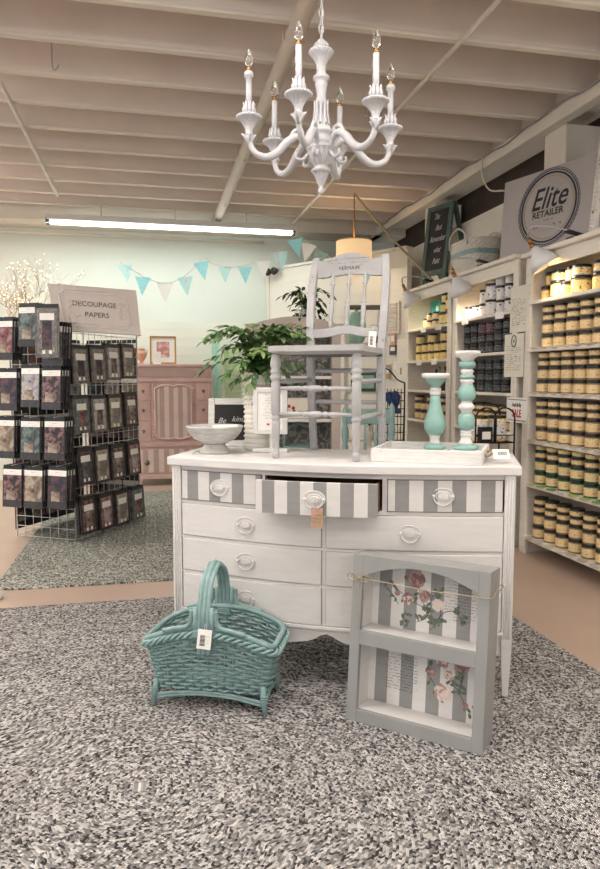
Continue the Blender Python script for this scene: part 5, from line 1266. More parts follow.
JK = {
 'large': ('paint_jar', '', 0.049, 0.088, 'jarglass', 'jarlabel'), 'largeg': ('paint_jar', '', 0.049, 0.088, 'jargreen', 'jarlabel'),
 'small': ('paint_jar', '', 0.046, 0.050, 'jarglass', 'jarlabel'), 'smallg': ('paint_jar', '', 0.046, 0.050, 'jargreen', 'jarlabel'),
 'quart': ('paint_jar', '', 0.062, 0.115, 'jarglass', 'jarlabely'), 'tin': ('paint_can', '', 0.058, 0.065, 'jarlabelw', 'jarlabely'),
 'slim': ('bottle', '', 0.032, 0.095, 'jarglass', 'jarlabely'), 'yellow': ('paint_jar', '', 0.044, 0.082, 'jarlabely', 'jarlabely'),
 'darkjar': ('paint_jar', '', 0.044, 0.082, 'jardark', 'jarlabeld'), 'white': ('paint_can', '', 0.040, 0.105, 'jarlabelw', 'jarlabelw'),
 'whitebig': ('paint_can', '', 0.058, 0.12, 'jarlabelw', 'jarlabelw'), 'pinkjar': ('paint_jar', '', 0.044, 0.072, 'jarpink', 'jarlabeld'), 'greenjar': ('paint_jar', '', 0.044, 0.078, 'jargreen', 'jarlabeld'),
}
rj = random.Random(4)
def col_word(k): return ['first', 'second', 'third', 'fourth', 'fifth', 'sixth', 'seventh', 'eighth', 'ninth', 'tenth'][k]
def stack(kinds, x, y, z, lab, group):
    for n_, k in enumerate(kinds):
        h_ = JK[k][3]
        pos = 'bottom' if n_ == 0 else ('top' if n_ == len(kinds)-1 else ['', 'second', 'third'][min(n_, 2)])
        jar_at(k, (x+rj.uniform(-.003, .003), y+rj.uniform(-.003, .003), z+0.0008), PI+rj.uniform(-.5, .5), lab % pos, group)
        z += h_+0.0006
# nearest bookcase: shelves 1..5 carry seven stacks of four
for si in range(5):
    z = SH1[si+1]; x = FX+0.052
    for c in range(7):
        g = (si == 3 and c < 6) or (si == 2 and c == 5)
        y = FAR1-(0.12 if si else 0.16)-0.134*c
        ks = ['large', 'large', 'small', 'small'] if not g else ['largeg', 'largeg', 'small', 'smallg']
        stack(ks, x, y, z, '%s jar in the '+col_word(c)+' stack from the far end, '+['second', 'third', 'fourth', 'fifth', 'bottom'][si]+' shelf, nearest bookcase', 'cream label paint jars on the nearest bookcase')
# its top shelf: big containers
z = SH1[0]
G = 'large containers on the top shelf of the nearest bookcase'
for i, (k, dy, dx) in enumerate([('slim', 0.08, 0.0), ('quart', 0.21, 0.02), ('slim', 0.315, -0.01), ('quart', 0.43, 0.02), ('quart', 0.60, 0.05), ('quart', 0.76, 0.03)]):
    lab = {'slim': 'slim', 'quart': 'wide'}[k]
    y = FAR1-dy
    jar_at(k, (FX+0.07+dx, y, z+0.001), PI, '%s container standing %s from the far end, top shelf, nearest bookcase' % (lab, col_word(i)), G)
    if k == 'quart': jar_at('tin', (FX+0.07+dx, y, z+0.1175), PI, 'squat tin on top of the %s container, top shelf, nearest bookcase' % col_word(i), G)
    if k == 'slim': jar_at('slim', (FX+0.10+dx, y+0.0, z+0.0965), PI, 'slim bottle stacked above the %s container, top shelf, nearest bookcase' % col_word(i), G)
# sample lids lying on the shelf edges
for si in range(1, 6):
    for c in range(8):
        y = FAR1-0.07-0.115*c; z = SH1[si]
        m_ = mat('sample_%d_%d' % (si, c), [S(222, 214, 204), S(196, 186, 172), S(176, 172, 160), S(186, 180, 166), S(206, 200, 196), S(216, 208, 170)][(si*3+c) % 6] if si != 4 else [S(180, 190, 90), S(150, 180, 90), S(96, 150, 90), S(210, 208, 200)][c % 4], 0.5)
        b = MB(); b.lathe([(0.030, 0), (0.032, 0.002), (0.032, 0.005), (0.028, 0.006), (0, 0.006)], 16)
        o = b.build('sample_disc', m_); o.location = (FX-0.032+0.003, y-0.058, z+0.0008)
        tag(o, 'painted sample disc %s from the far end on the %s shelf edge, nearest bookcase' % (col_word(c), ['second', 'third', 'fourth', 'fifth', 'bottom'][si-1]), 'sample disc', 'sample discs on the nearest bookcase')
# middle bookcase
rows2 = [(SH2[0], [['white', 'white'], ['white', 'white', 'white'], ['white', 'white', 'white'], ['whitebig', 'whitebig', 'tin'], ['white', 'white'], ['white'], ['white']][::1], 'top', 'white cans on the middle bookcase'),
         (SH2[1], [['darkjar', 'darkjar', 'pinkjar' if c in (3, 4) else 'darkjar'] for c in range(7)], 'second', 'dark jars on the middle bookcase'),
         (SH2[2], [['greenjar' if c % 3 == 0 else 'darkjar', 'darkjar', 'darkjar'] for c in range(7)], 'third', 'dark jars on the middle bookcase'),
         (SH2[3], [['large', 'small', 'small'] for c in range(7)], 'fourth', 'cream label jars on the middle bookcase')]
for z, cols, sn, grp in rows2:
    for c, ks in enumerate(cols):
        y = 4.34+0.10+0.128*c
        if y > 5.26: continue
        stack(ks, FX+0.06, y, z, '%s container of the '+col_word(c)+' stack from the near post, '+sn+' shelf, middle bookcase', grp)
rows3 = [(SH3[0], [['quart', 'quart'], ['quart', 'yellow', 'yellow'], ['tin', 'tin'], ['tin', 'tin'], ['slim']], 'top', 'containers on the top shelf of the farthest bookcase'),
         (SH3[1], [['yellow', 'yellow', 'yellow'] if c % 2 else ['yellow', 'yellow'] for c in range(6)], 'second', 'yellow label jars on the farthest bookcase'),
         (SH3[3], [['large', 'large', 'small'] if c % 2 else ['large', 'large'] for c in range(6)], 'fourth', 'dim jars on the farthest bookcase')]
for z, cols, sn, grp in rows3:
    for c, ks in enumerate(cols):
        y = 5.42+0.11+0.142*c
        stack(ks, FX+0.06, y, z, '%s container of the '+col_word(c)+' stack from the near post, '+sn+' shelf, farthest bookcase', grp)
t = thing('box', 'bright teal box standing at the back of the farthest bookcase top shelf', 'box', (FX+0.20, 6.22, SH3[0]+0.001))
M['brightteal'] = mat('bright_teal_card', S(70, 186, 176), 0.5)
b = MB(); b.box(0, 0.06, -0.09, 0.12, 0, 0.28); b.build('carton', 'brightteal', t, bevel=0.002)
b = MB(); b.lathe([(0.028, 0), (0.028, 0.002), (0, 0.002)], 16, axis=((0, -0.04, 0.20), (-1, -0.04, 0.20))); b.build('label_spot', 'paper', t)
# crock of brushes on the third shelf
t = thing('tool_crock', 'crock of brushes and spoons on the farthest bookcase third shelf', 'crock', (FX+0.10, 5.78, SH3[2]+0.001))
b = MB(); b.lathe([(0.05, 0), (0.055, 0.05), (0.052, 0.10), (0.046, 0.10), (0.046, 0.01), (0, 0.01)], 20); b.build('pot', 'gapdark', t)
for k in range(7):
    q = 2*PI*k/7; b = MB(); b.tube([(0.02*math.cos(q), 0.02*math.sin(q), 0.02), (0.065*math.cos(q), 0.065*math.sin(q), 0.165+0.012*(k % 3))], 0.004, 5); b.sphere((0.067*math.cos(q), 0.067*math.sin(q), 0.178+0.012*(k % 3)), 0.016, 8, 5, (1, 0.4, 1.3)); b.build('utensil', 'brownwood' if k % 2 else 'steel', t)
t = thing('box', 'pale green box on the farthest bookcase third shelf, beside the crock', 'box', (FX+0.06, 5.5, SH3[2]+0.001))
b = MB(); b.box(0, 0.12, 0, 0.16, 0, 0.15); b.build('carton', 'mint', t, bevel=0.003)
b = MB(); b.box(-0.003, 0.0, 0.03, 0.13, 0.05, 0.11); b.build('label', 'paper', t)

# shelf-edge cards
for (z, ys, sn) in ((SH3[0], (5.62, 5.95), 'top'), (SH3[1], (5.70, 6.05), 'second'), (SH2[0], (4.55, 5.1), 'top shelf of the middle')):
    for k, y in enumerate(ys):
        b = MB(); b.box(FX-0.034, FX-0.0315, y-0.06, y+0.06, z-0.045, z+0.003); o = b.build('shelf_card', 'paper')
        tag(o, 'white shelf-edge card, %s one from the near post, %s' % (['nearer', 'farther'][k], sn+' shelf of the farthest bookcase' if 'middle' not in sn else sn+' bookcase'), 'card')
# notices and the sale sign on the post
def notice(name, lab, cat, pts, Y, lines, extra=None):
    a, c = at_X(pts[0], pts[1], Y), at_X(pts[2], pts[3], Y)
    w_ = abs(a.y-c.y); h_ = abs(a.z-c.z)
    t = thing(name, lab, cat, (Y, max(a.y, c.y), min(a.z, c.z)), -PI/2+0.0)
    b = MB(); b.box(0, w_, -0.001, 0.001, 0, h_); b.build('sheet', 'creampaper' if not extra else 'paper', t)
    if lines:
        b = MB()
        for k in range(lines): scribble(b, w_*0.12, w_*(0.88 if k % 4 else 0.6), h_*(0.72-0.6*k/lines), -0.0016, 0.004, 0.0009, k)
        b.build('print', 'greyink', t)
    return t, w_, h_
n1, w_, h_ = notice('notice', 'upper printed notice pinned on the post between bookcases', 'notice', (511, 288, 528, 331), FX-0.022, 14)
n2, w_, h_ = notice('notice', 'lower printed notice with round emblem, above the sale sign', 'notice', (505, 335, 523, 377), FX-0.024, 12)
b = MB(); b.tube([(w_/2+0.03*math.cos(q), -0.002, h_*0.83+0.04*math.sin(q)) for q in lin(0, 2*PI*23/24, 24)], 0.003, 5, closed=True); b.tube([(w_/2, -0.002, h_*0.80), (w_/2, -0.002, h_*0.86)], 0.004, 5); b.build('emblem', 'ink', n2)
s3, w_, h_ = notice('sale_sign', 'white sign reading FALL SALE in black and red below the notices', 'sign', (507, 397, 527, 424), FX-0.023, 0, True)
text('lettering', "Don't Be Shy", h_*0.20, s3, (w_/2, -0.002, h_*0.70), m='ink', sx=0.62, bold=0.001)
text('lettering', 'SALE', h_*0.42, s3, (w_/2, -0.002, h_*0.36), m='red', sx=0.78, bold=0.002)
b = MB(); b.box(w_*0.06, w_*0.94, -0.002, -0.001, h_*0.90, h_*0.925); b.box(w_*0.06, w_*0.94, -0.002, -0.001, h_*0.08, h_*0.105); b.build('rule_lines', 'ink', s3)
s3['label'] = 'white sale sign with big red SALE lettering below the notices'

# ============================================================ on top of the bookcases
TZ = 2.048+0.0008; TZ1 = 2.028+0.0008
# Elite board, its far end brought forward so that it half faces the room
eo = at_X(499, 258, 2.57); eo.z = TZ1
ed = Vector((0.277, -0.961)).normalized(); en = Vector((ed.y, -ed.x)); erz = math.atan2(ed.y, ed.x)
hE = at_X(508, 182, 2.60).z-TZ1+0.012
WE = 0.92
t = thing('sign_board', 'large grey sign reading Elite RETAILER on top of the nearest bookcase', 'sign', (eo.x, eo.y, TZ1), rot=(Matrix.Rotation(erz, 3, 'Z') @ Matrix.Rotation(-0.07, 3, 'X')).to_euler())
b = MB(); b.box(0, WE, 0, 0.018, 0, hE); b.build('board', 'elitegrey', t, bevel=0.002)
e0 = Vector((eo.x, eo.y))-Vector((-ed.y, ed.x))*0.0
eperp = Vector((-ed.y, ed.x))
def on_elite(px, py): p = plane_hit(px, py, e0+eperp*0.02, eperp); return (Vector((p.x, p.y))-e0).dot(ed), p.z-TZ1
cx_e, cz_e = on_elite(547.5, 207)
re = 0.5*(on_elite(547.5, 173)[1]-on_elite(547.5, 243)[1])*1.06
for nm, f_, tr_, m_ in (('rope_ring', 1.0, 0.003, 'navy'), ('thick_ring', 0.93, 0.0065, 'navy'), ('gold_ring', 0.84, 0.003, 'gold')):
    b = MB(); b.tube([(cx_e+re*f_*math.cos(q), -0.001, cz_e+re*f_*math.sin(q)) for q in lin(0, 2*PI*47/48, 48)], tr_, 5, closed=True)
    if nm == 'rope_ring':
        b.tube([(cx_e+re*1.05*math.cos(q), -0.001, cz_e+re*1.05*math.sin(q)) for q in lin(0, 2*PI*47/48, 48)], 0.002, 5, closed=True)
        for k in range(60):
            q = 2*PI*k/60; b.tube([(cx_e+re*math.cos(q), -0.002, cz_e+re*math.sin(q)), (cx_e+re*1.05*math.cos(q+0.04), -0.002, cz_e+re*1.05*math.sin(q+0.04))], 0.0014, 4)
    b.build(nm, m_, t)
text('lettering', 'Elite', re*0.82, t, (cx_e, -0.0015, cz_e+re*0.24), m='ink', shear=0.35, sx=0.86, bold=0.002)
text('lettering', 'RETAILER', re*0.25, t, (cx_e, -0.0015, cz_e-re*0.16), m='ink', sx=1.02, bold=0.001)
b = MB(); scribble(b, cx_e-re*0.22, cx_e+re*0.22, cz_e-re*0.34, -0.0015, 0.006, 0.0012, 15); b.build('small_line', 'greyink', t)
b = MB(); b.box(cx_e-re*0.68, cx_e+re*0.68, -0.0015, 0, cz_e-re*0.045, cz_e-re*0.03); b.box(cx_e-re*0.3, cx_e+re*0.3, -0.0015, 0, cz_e-re*0.62, cz_e-re*0.61); b.build('rule_lines', 'gold', t)
b = MB(); scribble(b, cx_e-re*0.5, cx_e-re*0.05, cz_e-re*0.5, -0.0015, 0.012, 0.002, 4); b.build('red_script', 'red', t)
b = MB(); scribble(b, cx_e+re*0.08, cx_e+re*0.52, cz_e-re*0.5, -0.0015, 0.012, 0.002, 9); b.build('blue_script', 'denim', t)
ex = 2.63
t = thing('ornate_frame', 'tall chippy white ornate empty frame at the right edge on the bookcase top', 'frame', (ex-0.05, at_X(589.5, 222, ex-0.05).y, TZ1), rot=(Matrix.Rotation(-PI/2, 3, 'Z') @ Matrix.Rotation(-0.10, 3, 'X')).to_euler())
OW, OH = 0.50, at_X(594, 88, ex-0.02).z-TZ1+0.03
for nm, (x0, x1, z0, z1) in (('frame_side', (0, 0.05, 0, OH)), ('frame_side', (OW-0.05, OW, 0, OH)), ('frame_rail', (0.05, OW-0.05, 0, 0.05)), ('frame_rail', (0.05, OW-0.05, OH-0.05, OH))):
    b = MB(); b.box(x0, x1, -0.012, 0.018, z0, z1)
    if x1-x0 < z1-z0:
        z = z0+0.02
        while z < z1-0.02: b.sphere(((x0+x1)/2, -0.012, z), 0.014, 8, 4, (1.2, 0.5, 0.8)); z += 0.028
    b.build(nm, 'oldwhite', t, bevel=0.006)
# basket
q0 = at_X(471, 265, 2.63)
t = thing('woven_basket', 'white woven basket with teal stripe on top of the middle bookcase', 'basket', (2.66, q0.y, TZ))
def bprof(z0, z1, m_, nm):
    n_ = 44; b = MB()
    vs = []; hs = lin(z0, z1, 7)
    for z in hs:
        f = 0.82+0.20*z/0.24
        for k in range(n_):
            q = 2*PI*k/n_; p = 3.5; c_, s_ = math.cos(q), math.sin(q)
            wv = 1+0.012*(1 if (k+int(z*60)) % 2 else -1)
            vs.append((0.15*f*wv*math.copysign(abs(c_)**(2/p), c_), 0.25*f*wv*math.copysign(abs(s_)**(2/p), s_), z))
    b.add(vs, [(i*n_+k, i*n_+(k+1) % n_, (i+1)*n_+(k+1) % n_, (i+1)*n_+k) for i in range(6) for k in range(n_)], False)
    return b.build(nm, m_, t)
t.scale = (1, 1, 1.15)
bprof(0, 0.13, 'wicker', 'woven_wall'); bprof(0.13, 0.165, 'teal', 'teal_band'); bprof(0.165, 0.24, 'wicker', 'woven_wall')
b = MB(); b.box(-0.11, 0.11, -0.19, 0.19, 0, 0.01); b.build('base', 'wicker', t)
b = MB(); b.tube(spline([(-0.15, 0.16, 0.20), (-0.16, 0.13, 0.28), (-0.16, 0.0, 0.325), (-0.16, -0.13, 0.28), (-0.15, -0.16, 0.20)], 6), 0.008, 7); b.build('handle', 'wicker', t)
b = MB(); b.tube(spline([(0.15, 0.16, 0.20), (0.16, 0.13, 0.27), (0.16, 0.0, 0.31), (0.16, -0.13, 0.27), (0.15, -0.16, 0.20)], 6), 0.008, 7); b.build('handle', 'wicker', t)
# A-frame chalkboard
A0 = at_X(421, 285, 2.58); A1 = at_X(449, 283, 2.58)
hA = at_X(460, 193, 2.70).z-TZ+0.01
WA = 0.36
t = thing('chalkboard_easel', 'dark green framed A-frame chalkboard with chalk script on the bookcase top', 'chalkboard', (2.57, A0.y, TZ), rot=(Matrix.Rotation(-PI/2+0.29, 3, 'Z') @ Matrix.Rotation(-0.12, 3, 'X')).to_euler())
for nm, (x0, x1, z0, z1) in (('frame_side', (0, 0.05, 0, hA)), ('frame_side', (WA-0.05, WA, 0, hA)), ('frame_rail', (0.05, WA-0.05, hA*0.15, hA*0.15+0.05)), ('frame_rail', (0.05, WA-0.05, hA-0.05, hA))):
    b = MB(); b.box(x0, x1, -0.01, 0.015, z0, z1); b.build(nm, 'greenframe', t, bevel=0.003)
b = MB(); b.box(0.045, WA-0.045, -0.002, 0.01, hA*0.15+0.04, hA-0.04); b.build('slate', 'chalk', t)
b = MB()
for x in (0.05, WA-0.05): b.add([(x, 0.0, hA*0.15), (x+(0.08 if x < 0.2 else -0.08), 0.0, hA*0.15), (x, 0.0, hA*0.03), (x, 0.012, hA*0.15), (x+(0.08 if x < 0.2 else -0.08), 0.012, hA*0.15), (x, 0.012, hA*0.03)], [(0, 1, 2), (3, 5, 4), (0, 3, 4, 1), (1, 4, 5, 2), (2, 5, 3, 0)])
b.build('corner_bracket', 'greenframe', t)
for x in (0.0, WA-0.05):
    b = MB(); b.add([(x, 0.015, hA), (x+0.05, 0.015, hA), (x+0.05, 0.035, hA), (x, 0.035, hA), (x, 0.33, 0.052), (x+0.05, 0.33, 0.052), (x+0.05, 0.35, 0.055), (x, 0.35, 0.055)], [(0, 1, 2, 3), (4, 7, 6, 5), (0, 4, 5, 1), (1, 5, 6, 2), (2, 6, 7, 3), (3, 7, 4, 0)]); b.build('rear_leg', 'greenframe', t)
for k, (s_, x_) in enumerate((('The', 0.14), ('Best', 0.18), ('Remember', 0.18), ('what', 0.19), ('Paint', 0.19))):
    text('chalk_writing', s_, 0.078, t, (x_, -0.003, hA*(0.86-0.135*k)), m='chalkline', shear=0.5, sx=0.62)

# ============================================================ clip lamps on the bookcase tops
def clip_lamp(label, px, py, x, power, aim):
    c = at_X(px, py, x)
    t = thing('clip_lamp', label, 'lamp', c); t.scale = (1.2, 1.2, 1.2)
    d_ = Vector(aim).normalized()
    # opaque white bowl shade
    p0 = Vector((0, 0, 0))-d_*0.055
    b = MB(); b.lathe([(0.012, 0), (0.026, 0.10), (0.030, 0.25), (0.050, 0.45), (0.068, 0.70), (0.078, 1.0), (0.074, 1.0), (0.064, 0.70), (0.046, 0.45), (0.024, 0.25), (0.0, 0.22)], 24, axis=(p0, p0+d_*0.12)); b.build('shade', 'lampwhite', t)
    b = MB(); b.sphere(p0+d_*0.075, 0.024, 10, 7); b.build('bulb', 'warmglow', t)
    b = MB(); b.sphere(p0-d_*0.008, 0.016, 8, 6); b.tube([p0-d_*0.02, p0-d_*0.045+Vector((0, 0, 0.01))], 0.012, 8); b.build('knuckle', 'brass', t)
    k0 = p0-d_*0.045+Vector((0, 0, 0.01))
    k1 = Vector((FX-c.x+0.02, -0.20, (TZ if px < 500 else TZ1)-c.z))/1.2+Vector((0, 0, 0.035))
    b = MB(); b.tube(spline([k0, k0+Vector((-0.02, -0.05, 0.045)), k0.lerp(k1, 0.5)+Vector((-0.01, 0, 0.045)), k1], 8), 0.0045, 6); b.build('arm', 'steel', t)
    b = MB(); z = k1.z-0.035; b.box(k1.x-0.05, k1.x+0.05, k1.y-0.02, k1.y+0.02, z+0.002, z+0.012); b.box(k1.x-0.06, k1.x+0.04, k1.y-0.02, k1.y+0.02, z+0.026, z+0.036, Matrix.Rotation(0.2, 3, 'Y')); b.tube([(k1.x, k1.y, z+0.012), (k1.x, k1.y, z+0.03)], 0.008, 6); b.build('clip', 'black', t)
    L = bpy.data.lights.new('clip_lamp_light', 'SPOT'); L.energy = power; L.color = (1.0, 0.80, 0.58); L.spot_size = math.radians(130); L.spot_blend = 0.7; L.shadow_soft_size = 0.05
    o = bpy.data.objects.new('clip_lamp_light', L); COL.objects.link(o); o.parent = t; o.location = p0+d_*0.13
    o.rotation_euler = (-d_).to_track_quat('Z', 'Y').to_euler()
clip_lamp('white clip lamp below the Elite sign, nearest of the three', 539, 256, 2.40, 8, (0.42, -0.25, -0.75))
clip_lamp('white clip lamp below the woven basket, middle of the three', 458, 284, 2.40, 8, (0.42, 0.10, -0.75))
clip_lamp('white clip lamp left of the chalkboard easel, farthest of the three', 409, 297, 2.40, 8, (0.42, -0.10, -0.75))

# ============================================================ black wire stand with arched back
q0 = at_z(521, 556, 0.0); 
sx, sy = 2.30, 4.02
L0 = at_Y(476, 410, 4.06); R0 = at_Y(515, 408, 4.06); R0.x = min(R0.x, 2.44)
t = thing('wire_plant_stand', 'black wrought iron stand with twin arches holding jars beside the nearest bookcase', 'stand', (L0.x, 4.06, 0.0005))
WW = R0.x-L0.x; hz = at_Y(497, 408, 4.06).z
Zs = at_Y(497, 443, 4.06).z
b = MB()
for x in (0, WW):
    b.tube([(x, 0, 0), (x, 0, hz-WW*0.28)], 0.006, 6); b.tube([(x, 0.20, 0), (x, 0.20, hz-WW*0.10)], 0.006, 6)
b.build('uprights', 'blackmetal', t)
for k, (x0, x1) in enumerate(((0, WW*0.52), (WW*0.48, WW))):
    r_ = (x1-x0)/2; b = MB(); b.tube([(x0, 0, Zs), (x0, 0, hz-r_)]+[(x0+r_-r_*math.cos(q), 0, hz-r_+r_*math.sin(q)) for q in lin(0, PI, 14)]+[(x1, 0, Zs)], 0.0055, 6); b.build('arch', 'blackmetal', t)
b = MB(); r_ = WW/2; b.tube([(r_-r_*math.cos(q), 0.20, hz-WW*0.12+r_*0.45*math.sin(q)) for q in lin(0, PI, 18)], 0.0055, 6); b.build('arch', 'blackmetal', t)
for z in (Zs, 0.45, 0.12):
    b = MB(); b.tube([(0, 0, z), (WW, 0, z), (WW, 0.2, z), (0, 0.2, z)], 0.005, 6, closed=True)
    for k in range(1, 8): b.tube([(WW*k/8, 0, z), (WW*k/8, 0.2, z)], 0.003, 5)
    b.build('wire_shelf', 'blackmetal', t)
b = MB(); b.tube([(0, 0, Zs+0.05), (WW, 0, Zs+0.05)], 0.004, 5); b.build('rail', 'blackmetal', t)
JK['bigyellow'] = ('paint_jar', '', 0.060, 0.17, 'jarlabely', 'jarlabelw')
for k, (fx, kd, lab) in enumerate(((0.27, 'bigyellow', 'big yellow-label jar in the left arch of the black wire stand'), (0.74, 'bigyellow', 'big yellow-label jar in the right arch of the black wire stand'))):
    jar_at(kd, (L0.x+WW*fx, 4.16, Zs+0.006), PI, lab, 'big jars in the wire stand')
b = MB(); b.box(-0.045, 0.045, -0.02, 0.02, 0, 0.10); o = b.build('box', 'black', bevel=0.003); o.location = (L0.x+WW*0.27, 4.075, Zs+0.006); tag(o, 'small black box in front of the left jar in the wire stand', 'box')
b = MB(); b.box(-0.03, 0.03, -0.0215, -0.02, 0.02, 0.07); b.build('label', 'paper', o)

# ============================================================ hutch behind the chair and the things on it
hs = 5.3
hl, hr = at_s(248, 320, hs), at_s(341, 320, hs)
hdir = (hr-hl); hdir.z = 0; HW = hdir.length; ha = math.atan2(hdir.y, hdir.x)
htop = at_s(295, 316, hs).z
t = thing('hutch', 'greige open hutch with arched top and dark damask lining behind the chair', 'hutch', (hl.x, hl.y, 0.0005), ha); HD = 0.36
Z = lambda y: at_s(300, y, hs).z
for x in (0, HW-0.07):
    b = MB(); b.box(x, x+0.07, 0, HD, 0, htop-0.06); b.build('side_post', 'hutch', t, bevel=0.003)
b = MB(); b.strip_xz(lin(-0.02, HW+0.02, 30), lambda x: htop-0.13, lambda x: htop-0.06+0.055*math.sin(PI*max(0, min(1, (x/HW-0.08)/0.84)))**0.8, -0.02, 0.02); b.box(0, HW, 0.02, HD, htop-0.085, htop-0.06); b.build('arched_top', 'hutch', t)
b = MB(); b.box(0.07, HW-0.07, HD-0.02, HD, 0.1, htop-0.07); b.build('lined_back', 'damask', t)
for y in (376, 419, 462):
    b = MB(); b.box(0.07, HW-0.07, 0.0, HD-0.02, Z(y)-0.025, Z(y)); b.build('shelf', 'white', t, bevel=0.002)
b = MB(); b.box(0.02, 0.07+0.0, 0, 0.02, Z(350), Z(345)); b.box(0.07, HW-0.07, -0.005, 0.01, Z(352), Z(346)); b.build('rail', 'hutch', t)
Th = Matrix.Translation((hl.x, hl.y, 0.0005)) @ Matrix.Rotation(ha, 4, 'Z')
# items in the hutch
q = Th @ Vector((0.40, 0.14, Z(462)+0.001))
k = thing('basket_planter', 'teal arched-handle basket on the lower hutch shelf', 'basket', q, ha)
b = MB(); b.lathe([(0.10, 0), (0.13, 0.07), (0.135, 0.12), (0.125, 0.12), (0.12, 0.07), (0.09, 0.01), (0, 0.01)], 24); b.build('body', 'teal', k)
b = MB(); b.tube(spline([(-0.125, 0, 0.11), (-0.12, 0, 0.21), (-0.07, 0, 0.27), (0, 0, 0.29), (0.07, 0, 0.27), (0.12, 0, 0.21), (0.125, 0, 0.11)], 6), 0.013, 8); b.build('handle', 'teal', k)
q = Th @ Vector((0.28, 0.12, Z(419)+0.001)); k = thing('flower_box', 'small painted flower box on the middle hutch shelf', 'box', q, ha)
b = MB(); b.box(-0.16, 0.20, -0.05, 0.06, 0, 0.16); b.build('box_body', 'creampaper', k, bevel=0.004)
b = MB()
rr = random.Random(9)
for i in range(9): b.cur = i % 2; b.sphere((rr.uniform(-0.1, 0.14), -0.052, rr.uniform(0.04, 0.13)), 0.014, 8, 5, (1, 0.3, 1))
b.build('painted_flowers', ['red', 'leafdark'], k)
# plant on the hutch top
q = Th @ Vector((0.46, 0.18, htop-0.0595))
k = thing('potted_plant', 'small dark green leafy plant in a grey pot on the hutch top', 'plant', q)
b = MB(); b.lathe([(0.045, 0), (0.060, 0.06), (0.066, 0.11), (0.070, 0.125), (0.060, 0.125), (0.056, 0.10), (0, 0.10)], 24); b.build('pot', 'bowl', k)
rr = random.Random(31); stems = []
for i in range(20):
    a = 2*PI*i/20+rr.uniform(-.2, .2); r_ = rr.uniform(0.12, 0.22); stems.append((r_*math.cos(a), r_*math.sin(a), rr.uniform(-0.08, 0.17), 0.08))
plant(k, stems, rr, (0, 0, 0.10), 0.062, ['leafdark', 'leaf'], 11)

# ============================================================ white shelf rack, mint jar, teal chair and wire rack behind the chair legs
fs = 6.2
a_, c_ = at_s(346, 345, fs), at_s(384, 345, fs); fd = (c_-a_); fd.z = 0; FW = fd.length; fa = math.atan2(fd.y, fd.x)
Zf = lambda y: at_s(365, y, fs).z
t = thing('open_shelf', 'white open shelf unit seen through the spindles of the chair back', 'shelf', (a_.x, a_.y, 0.0005), fa)
for x in (0, FW-0.025):
    for y in (0, 0.22):
        b = MB(); b.box(x, x+0.025, y, y+0.025, 0, Zf(303)); b.build('post', 'shelfwhite', t)
for k, y in enumerate((305, 343, 392, 440)):
    b = MB(); b.box(0, FW, 0, 0.245, Zf(y)-0.02, Zf(y)); b.build('shelf', 'greyink' if k == 0 else 'shelfwhite', t, bevel=0.002)
Tf = Matrix.Translation((a_.x, a_.y, 0.0005)) @ Matrix.Rotation(fa, 4, 'Z')
q = Tf @ Vector((0.10, 0.11, Zf(343)+0.001)); k = thing('mint_jar', 'rounded mint green jar on the white shelf behind the chair', 'jar', q)
b = MB(); b.lathe([(0.06, 0), (0.085, 0.05), (0.095, 0.13), (0.085, 0.20), (0.06, 0.26), (0.045, 0.28), (0.05, 0.285), (0, 0.285)], 28); b.build('body', 'mint', k)
b = MB(); b.sphere((0, 0, 0.295), 0.016, 10, 6); b.build('knob', 'mint', k)
q = Tf @ Vector((0.02, 0.03, Zf(392)+0.001)); k = thing('tray', 'dark green tray standing on the white shelf behind the chair', 'tray', q, fa)
b = MB(); b.box(0.03, FW-0.08, 0.04, 0.055, 0, 0.18); b.build('tray_back', 'greenframe', k, bevel=0.01)
b = MB(); b.box(0.05, FW-0.10, 0.036, 0.041, 0.03, 0.15); b.build('tray_face', 'mint', k)
# little green plant and cream pennant card
q = Tf @ Vector((0.24, 0.10, Zf(440)+0.001)); k = thing('small_plant', 'tiny bright green plant on the low shelf behind the chair legs', 'plant', q)
b = MB(); b.lathe([(0.03, 0), (0.04, 0.07), (0, 0.07)], 16); b.build('pot', 'vase', k)
rr = random.Random(2); plant(k, [(0.07*math.cos(i), 0.07*math.sin(i), rr.uniform(0.08, 0.16), 0.05) for i in range(9)], rr, (0, 0, 0.07), 0.05, ['leaf', 'leafpale'], 5)
# teal chair
ts = 4.35
q = at_s(362, 450, ts)
tc = thing('teal_chair', 'teal painted spindle chair behind the dresser, seen between the grey chair legs', 'chair', (q.x, q.y, 0.0005), -YAW+0.05)
Zt = lambda y: at_s(365, y, ts).z
for x, ptop in ((-0.11, 405), (0.19, 402)):
    b = MB(); b.lathe([(0.014, 0), (0.018, 0.3), (0.016, 0.42), (0.018, 0.6), (0.022, 0.74), (0.014, 0.76), (0.024, 0.80), (0.024, 0.84), (0.014, 0.88), (0.022, 0.92), (0.018, 0.97), (0, 1.0)], 12, axis=((x, 0, 0), (x, 0, Zt(ptop)))); b.build('back_post', 'teal', tc)
b = MB(); b.box(-0.11, 0.19, -0.012, 0.012, Zt(424), Zt(409)); b.build('top_rail', 'teal', tc, bevel=0.005)
for x in (-0.05, 0.02, 0.09): b = MB(); b.lathe(plain, 10, axis=((x, 0, 0.46), (x, 0, Zt(423)))); b.build('spindle', 'teal', tc)
b = MB(); b.box(-0.15, 0.23, -0.02, 0.36, 0.43, 0.46); b.build('seat', 'teal', tc, bevel=0.01)
for x in (-0.10, 0.18): b = MB(); b.tube([(x, 0.32, 0.43), (x, 0.34, 0)], [0.018, 0.014], 10); b.build('leg', 'teal', tc)
